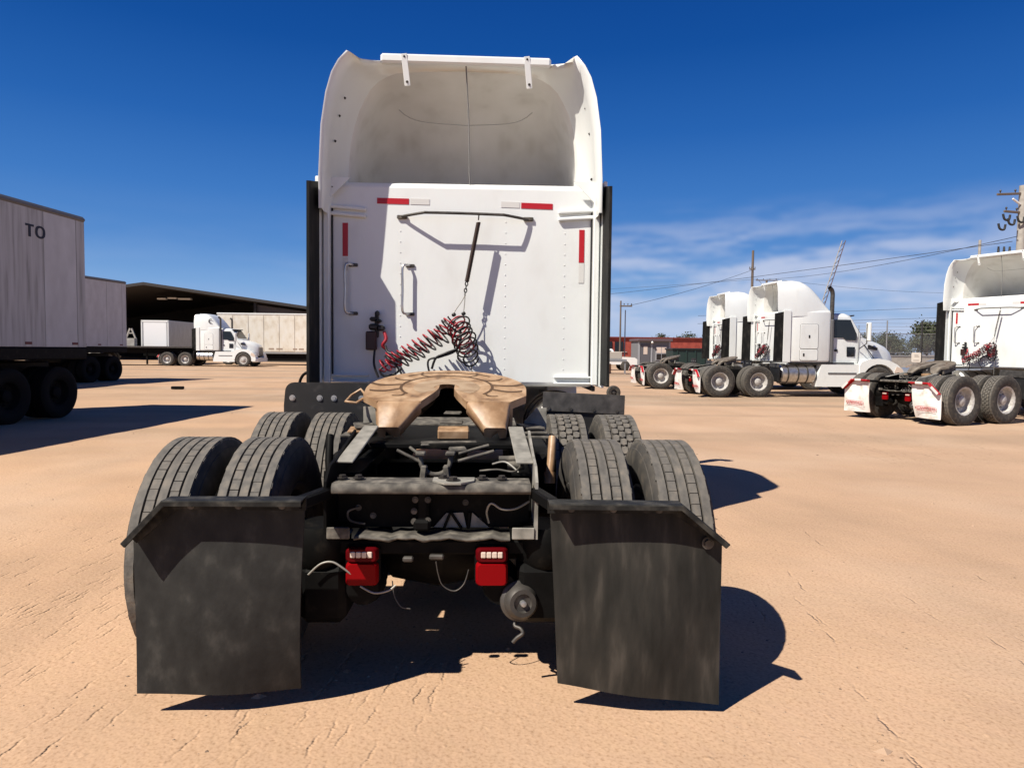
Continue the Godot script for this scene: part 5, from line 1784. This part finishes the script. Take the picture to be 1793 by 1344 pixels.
	var bx := thing("small_box_trailer", "short white box trailer with bright end and grey side behind the flatbed", "trailer", Vector3(-24.62, 0, -50.4), 0.02, "box trailers parked in the yard")
	st = ST()
	box(st, Vector3(-1.05, 2.40, -3.3), Vector3(2.06, 2.06, 6.5), 0.02)
	obj("body", st, M.trailer_clean, bx)
	st = ST()
	box(st, Vector3(-1.05, 2.34, -0.02), Vector3(1.74, 1.84, 0.05), 0.01)
	obj("rear_door", st, M.white_bright, bx)
	for e in [[-1.05, 3.34, 2.10, 0.14], [-0.06, 2.38, 0.12, 2.1], [-2.04, 2.38, 0.12, 2.1]]:
		st = ST()
		box(st, Vector3(e[0], e[1], -0.03), Vector3(e[2], e[3], 0.10), 0.02)
		obj("rear_frame", st, M.white_plain, bx)
	st = ST()
	box(st, Vector3(0.0, 2.25, -5.4), Vector3(0.04, 1.7, 1.5), 0.01)
	obj("side_door", st, M.galv, bx)
	st = ST()
	box(st, Vector3(-1.05, 1.0, -3.3), Vector3(1.9, 0.7, 6.4), 0.03)
	obj("chassis", st, M.black, bx)
	for z in [-3.6, -4.8]:
		for x in [-0.2, -1.9]:
			wheel(bx, "rib", Vector3(x, 0.5, z), x < -1.0, false, z)
	var fb := thing("flatbed_trailer", "low black flatbed trailer hitched behind the far left white tractor", "flatbed trailer", Vector3(-23.406, 0, -48.675), -1.6015)
	st = ST()
	box(st, Vector3(0, 1.39, 3.4), Vector3(2.56, 0.10, 10.6), 0.02)
	obj("deck", st, M.black, fb)
	st = ST()
	box(st, Vector3(1.29, 1.385, 3.4), Vector3(0.03, 0.12, 10.6), 0.006)
	obj("deck_edge", st, M.stack, fb)
	for x in [-0.4, 0.4]:
		st = ST()
		box(st, Vector3(x, 1.12, 3.6), Vector3(0.14, 0.42, 10.0), 0.02)
		obj("beam", st, M.black, fb)
	for z in [5.3, 6.6]:
		for x in [1.10, 0.76, -0.76, -1.10]:
			wheel(fb, "rib", Vector3(x, 0.51, z), x < 0.0, false, z + x)
		st = ST()
		tube(st, [Vector3(-1.0, 0.51, z), Vector3(1.0, 0.51, z)], 0.07, 8)
		obj("axle", st, M.black, fb)
	for x in [-0.9, 0.9]:
		st = ST()
		box(st, Vector3(x, 0.7, 1.6), Vector3(0.10, 1.2, 0.10))
		obj("landing_leg", st, M.black, fb)
	st = ST()
	for s in [-1.0, 1.0]:
		bar(st, Vector3(-26.9 + s * 0.35, 2.0, -49.2), Vector3(-26.9 + s * 0.06, 2.75, -49.2), 0.10, 0.10)
	bar(st, Vector3(-27.1, 2.4, -49.2), Vector3(-26.7, 2.4, -49.2), 0.08, 0.08)
	box(st, Vector3(-26.9, 1.72, -49.2), Vector3(0.7, 0.60, 0.4))
	tag(obj("load_stand", st, M.concrete), "pale A-shaped stand on the flatbed beside the small box trailer", "stand")

	var rp2 := thing("red_post", "red marker post with a pale cap beside the shaded trailer", "post", Vector3(-18.05, 0, -28.5))
	st = ST()
	tube(st, [Vector3(0, -0.1, 0), Vector3(0, 1.0, 0)], 0.075, 12)
	obj("shaft", st, M.red_post, rp2)
	st = ST()
	tube(st, [Vector3(0, 1.0, 0), Vector3(0, 1.08, 0), Vector3(0, 1.12, 0)], [0.08, 0.08, 0.04], 12)
	obj("cap", st, M.concrete, rp2)
	st = ST()
	box(st, Vector3(-10.4, 0.05, -20.25), Vector3(0.40, 0.10, 0.14), 0.02, Basis(Vector3.UP, 0.1))
	tag(obj("wood_block", st, M.black), "short dark timber block lying on the open dirt", "timber block")

	var gb := thing("green_bin", "long dark green waste bin right of the grey booth", "waste bin", Vector3(14.75, 0, -46.0), 0.03)
	st = ST()
	prism(st, [Vector2(-1.25, 0.2), Vector2(-1.32, 1.6), Vector2(1.32, 1.6), Vector2(1.2, 0.2)], -1.8, Transform3D.IDENTITY)
	obj("body", st, M.bin_green, gb)
	st = ST()
	box(st, Vector3(0, 1.66, -0.9), Vector3(2.8, 0.12, 2.0), 0.03)
	obj("rim", st, mat(lin(0.014, 0.016, 0.018), 0.5), gb)
	for x in [-1.0, -0.33, 0.33, 1.0]:
		st = ST()
		box(st, Vector3(x, 0.9, 0.03), Vector3(0.09, 1.3, 0.07), 0.01)
		obj("rib", st, M.bin_green, gb)
	for x in [-0.9, 0.9]:
		st = ST()
		box(st, Vector3(x, 0.1, -0.9), Vector3(0.2, 0.22, 1.7))
		obj("skid", st, M.black, gb)

	var lp := thing("loading_platform", "grey steel loading platform with boxes below beside the main tractor", "platform", Vector3(7.6, 0, -40.0))
	st = ST()
	box(st, Vector3(0, 0.85, -0.8), Vector3(2.6, 0.16, 1.6), 0.02)
	obj("deck", st, M.galv, lp)
	for x in [-1.2, 0.15, 1.2]:
		st = ST()
		box(st, Vector3(x, 0.40, -0.1), Vector3(0.09, 0.80, 0.09))
		obj("leg", st, M.galv, lp)
	st = ST()
	box(st, Vector3(8.1 - 0.55, 0.32, -40.9), Vector3(0.9, 0.62, 0.7), 0.02)
	tag(obj("crate", st, M.tan_box), "tan crate on the ground under the grey platform", "crate")
	st = ST()
	box(st, Vector3(7.9, 1.18, -40.7), Vector3(1.5, 0.45, 0.8), 0.03)
	tag(obj("pallet_load", st, mat(lin(0.40, 0.36, 0.31), 0.8)), "pale wrapped load standing on the grey platform", "load")
	var pk := thing("pickup_truck", "white pickup truck mostly hidden left of the grey booth", "pickup truck", Vector3(10.3, 0, -48.5), 0.0)
	st = ST()
	var prf := [Vector2(-2.6, 0.45), Vector2(-2.6, 1.02), Vector2(-0.9, 1.06), Vector2(-0.85, 1.08), Vector2(0.75, 1.08), Vector2(1.0, 1.04), Vector2(2.3, 0.98), Vector2(2.5, 0.85), Vector2(2.5, 0.45)]
	prism(st, prf, -1.8, Transform3D(Basis.IDENTITY, Vector3(-1.6, 0, 0.9)))
	obj("body", st, M.white_plain, pk)
	st = ST()
	loft(st, [rrect(0.85, 0.0, 0.10, 0.05, 0.85, 4), rrect(0.75, 0.0, 0.56, 0.2, 0.72, 4), rrect(0.75, 0.0, 0.56, 0.2, -0.72, 4), rrect(0.85, 0.0, 0.10, 0.05, -0.85, 4)])
	var pr := obj("roof", st, M.white_plain, pk)
	pr.position = Vector3(-1.6, 1.06, 0)
	for x in [-3.2, 0.0]:
		for z in [0.8, -0.8]:
			st = ST()
			lathe(st, [Vector2(0.0, -0.12), Vector2(0.32, -0.12), Vector2(0.38, -0.08), Vector2(0.38, 0.08), Vector2(0.32, 0.12), Vector2(0.0, 0.12)], 18, Transform3D(Basis(Vector3.UP, PI * 0.5), Vector3(x, 0.38, z)))
			obj("wheel", st, M.tyre, pk)
	for z in [0.83, -0.83]:
		st = ST()
		box(st, Vector3(-1.6, 1.32, z * 0.93), Vector3(1.1, 0.32, 0.03))
		obj("side_window", st, M.glass, pk)

	var sw := thing("jockey_roller", "small dark wheel standing on the dirt right of the main tractor", "wheel", Vector3(3.92, 0.215, -17.0), -1.4)
	st = ST()
	lathe(st, [Vector2(0.09, -0.05), Vector2(0.12, -0.06), Vector2(0.19, -0.055), Vector2(0.213, -0.03), Vector2(0.213, 0.03), Vector2(0.19, 0.055), Vector2(0.12, 0.06), Vector2(0.09, 0.05)], 28)
	obj("tyre", st, M.tyre, sw)
	st = ST()
	lathe(st, [Vector2(0.115, -0.058), Vector2(0.10, -0.02), Vector2(0.10, 0.02), Vector2(0.12, 0.058)], 24)
	lathe(st, [Vector2(0.10, 0.01), Vector2(0.05, 0.02), Vector2(0.04, 0.06), Vector2(0.0, 0.062)], 18)
	obj("rim", st, M.stack, sw)

	var ca := thing("silver_car", "low silver car parked between the fence and the rightmost tractor", "car", Vector3(21.4, 0, -28.0), 0.06)
	make_car(ca)

	# ---------------------------------------------------------------- tractors
	var proto := other_tractor("middle white road tractor seen from its side, farthest forward of the pair", 2.3)
	proto.position = Vector3(7.55, 0, -19.75)
	proto.rotation.y = -1.488
	var left := dup(proto, Vector3(-23.406, 0, -48.675), -1.6015, "far left white road tractor hitched to the black flatbed")
	text(left, "roof_mark", "C", 0.32, M.dark_trim, Transform3D(Basis(Vector3(0, 0, -1), Vector3(-0.12, 1, 0), Vector3(1, 0.12, 0)), Vector3(1.125, 3.30, -3.15)))
	var edge := other_tractor("rightmost white road tractor with white mud flaps, cut off by the edge", 2.85)
	edge.position = Vector3(9.53, 0, -11.50)
	edge.rotation.y = -1.205
	dup(edge, Vector3(6.85, 0, -24.3), -1.555, "farther white road tractor, its sleeper peeping out behind the middle one")

	var main := thing("road_tractor", "large white road tractor seen from behind with black mud flaps", "road tractor", Vector3.ZERO, 0.0, "white road tractors parked in the yard")
	make_tractor(main, 2.48, true)
	mud_flap(main, [Vector2(-0.475, 0.885), Vector2(-0.985, 0.883), Vector2(-1.138, 0.721), Vector2(-1.133, 0.097), Vector2(-0.518, 0.071)], -1.0, M.flap, M.bracket, 0.03, -0.08)
	mud_flap(main, [Vector2(0.485, 0.878), Vector2(0.995, 0.873), Vector2(1.178, 0.722), Vector2(1.182, 0.039), Vector2(0.53, 0.113)], 1.0, M.flap_worn, M.bracket, 0.045, -0.03)
	bolt(main, Vector3(1.115, 0.705, 0.668), 0.016, 0.014, Vector3(0, 0, 1), M.stack, "flap_bolt")
	tail_lights(main)
	st = ST()
	var hp := []
	for k in 13:
		var a := PI * k / 12.0
		hp.append(Vector3(-1.23 - 0.055 * cos(a) * 1.3, 1.14 + 0.12 * sin(a), -2.25))
	tube(st, hp, 0.012, 8)
	obj("step_hoop", st, M.black, main)
	var hk := 0
	for pts in [[Vector3(-0.52, 0.50, 0.44), Vector3(-0.47, 0.545, 0.44), Vector3(-0.42, 0.555, 0.44), Vector3(-0.375, 0.53, 0.44), Vector3(-0.33, 0.49, 0.43)], [Vector3(-0.30, 0.45, 0.44), Vector3(-0.24, 0.425, 0.45), Vector3(-0.18, 0.435, 0.45), Vector3(-0.15, 0.455, 0.44)], [Vector3(0.02, 0.555, 0.43), Vector3(0.03, 0.50, 0.43), Vector3(0.05, 0.45, 0.43), Vector3(0.10, 0.43, 0.44), Vector3(0.14, 0.46, 0.44), Vector3(0.16, 0.52, 0.43)], [Vector3(-0.17, 0.46, 0.40), Vector3(-0.16, 0.40, 0.41), Vector3(-0.13, 0.355, 0.42), Vector3(-0.09, 0.345, 0.42)]]:
		st = ST()
		tube(st, curve(pts, 6), 0.0045 if hk < 2 else 0.003, 6)
		obj("light_cable", st, M.wire if hk < 2 else M.stack, main)
		hk += 1

func other_tractor(label: String, boc: float) -> Node3D:
	var t := thing("road_tractor", label, "road tractor", Vector3.ZERO, 0.0, "white road tractors parked in the yard")
	make_tractor(t, boc, false)
	var white_c := [[Vector2(-0.51, 0.885), Vector2(-0.93, 0.885), Vector2(-1.17, 0.66), Vector2(-1.17, 0.14), Vector2(-0.55, 0.14)], [Vector2(0.51, 0.885), Vector2(0.93, 0.885), Vector2(1.17, 0.66), Vector2(1.17, 0.14), Vector2(0.55, 0.14)]]
	var st: SurfaceTool
	for k in 2:
		var s := -1.0 if k == 0 else 1.0
		var fl := mud_flap(t, white_c[k], s, M.flap_white, M.red_tape, 0.02, -0.10)
		for e in [0.028, -0.055]:
			st = ST()
			box(st, Vector3(s * 0.86 + 0.01, 0.36 + e, 0.690), Vector3(0.42, 0.008, 0.004), 0.0, Basis(Vector3(0, 0, 1), -0.03))
			obj("printed_bar", st, M.red_tape, fl)
		text(fl, "lettering", "KENWORTH", 0.052, M.red_tape, Transform3D(Basis(Vector3(1.25, -0.035, 0), Vector3(0.025, 1, 0), Vector3(0, 0, 1)), Vector3(s * 0.86 + 0.01, 0.348, 0.690)), false)
		st = ST()
		box(st, Vector3(s * 0.74, 0.876, 0.754), Vector3(0.16, 0.05, 0.006))
		obj("pale_tape", st, M.pale_tape, fl)
		st = ST()
		box(st, Vector3(s * 1.085, 0.735, 0.756), Vector3(0.20, 0.05, 0.006), 0.0, Basis(Vector3(0, 0, 1), -s * 0.753))
		obj("pale_tape", st, M.pale_tape, fl)
	tail_lights(t)
	return t

func tail_lights(t: Node3D) -> void:
	var st := ST()
	box(st, Vector3(0, 0.60, 0.36), Vector3(0.86, 0.06, 0.04), 0.006)
	obj("light_bar", st, M.black, t)
	for x in [-0.297, 0.259]:
		st = ST()
		box(st, Vector3(x, 0.53, 0.385), Vector3(0.15, 0.175, 0.05), 0.02)
		var hs := obj("tail_light", st, M.black, t)
		for e in [[0.447, 0.548, 0], [0.5485, 0.612, 1]]:
			st = ST()
			loft(st, [rrect(0.070, e[0], e[1], 0.018, 0.405, 5), rrect(0.068, e[0] + 0.001, e[1] - 0.001, 0.018, 0.425, 5), rrect(0.060, e[0] + 0.006, e[1] - 0.006, 0.016, 0.437, 5)])
			var ln := obj("red_lens", st, M.red_lens if e[2] == 0 else M.dark_lens, hs)
			ln.position.x = x
		for k in 4:
			st = ST()
			box(st, Vector3(x - 0.036 + k * 0.024, 0.585, 0.438), Vector3(0.021, 0.026, 0.008), 0.003)
			obj("clear_window", st, M.clear_lens, hs)
	for e in [[-0.10, 0.562, 0.045], [0.022, 0.572, 0.062]]:
		st = ST()
		box(st, Vector3(e[0], e[1], 0.42), Vector3(e[2], 0.022, 0.03), 0.006)
		obj("number_plate_lamp", st, M.stack, t)
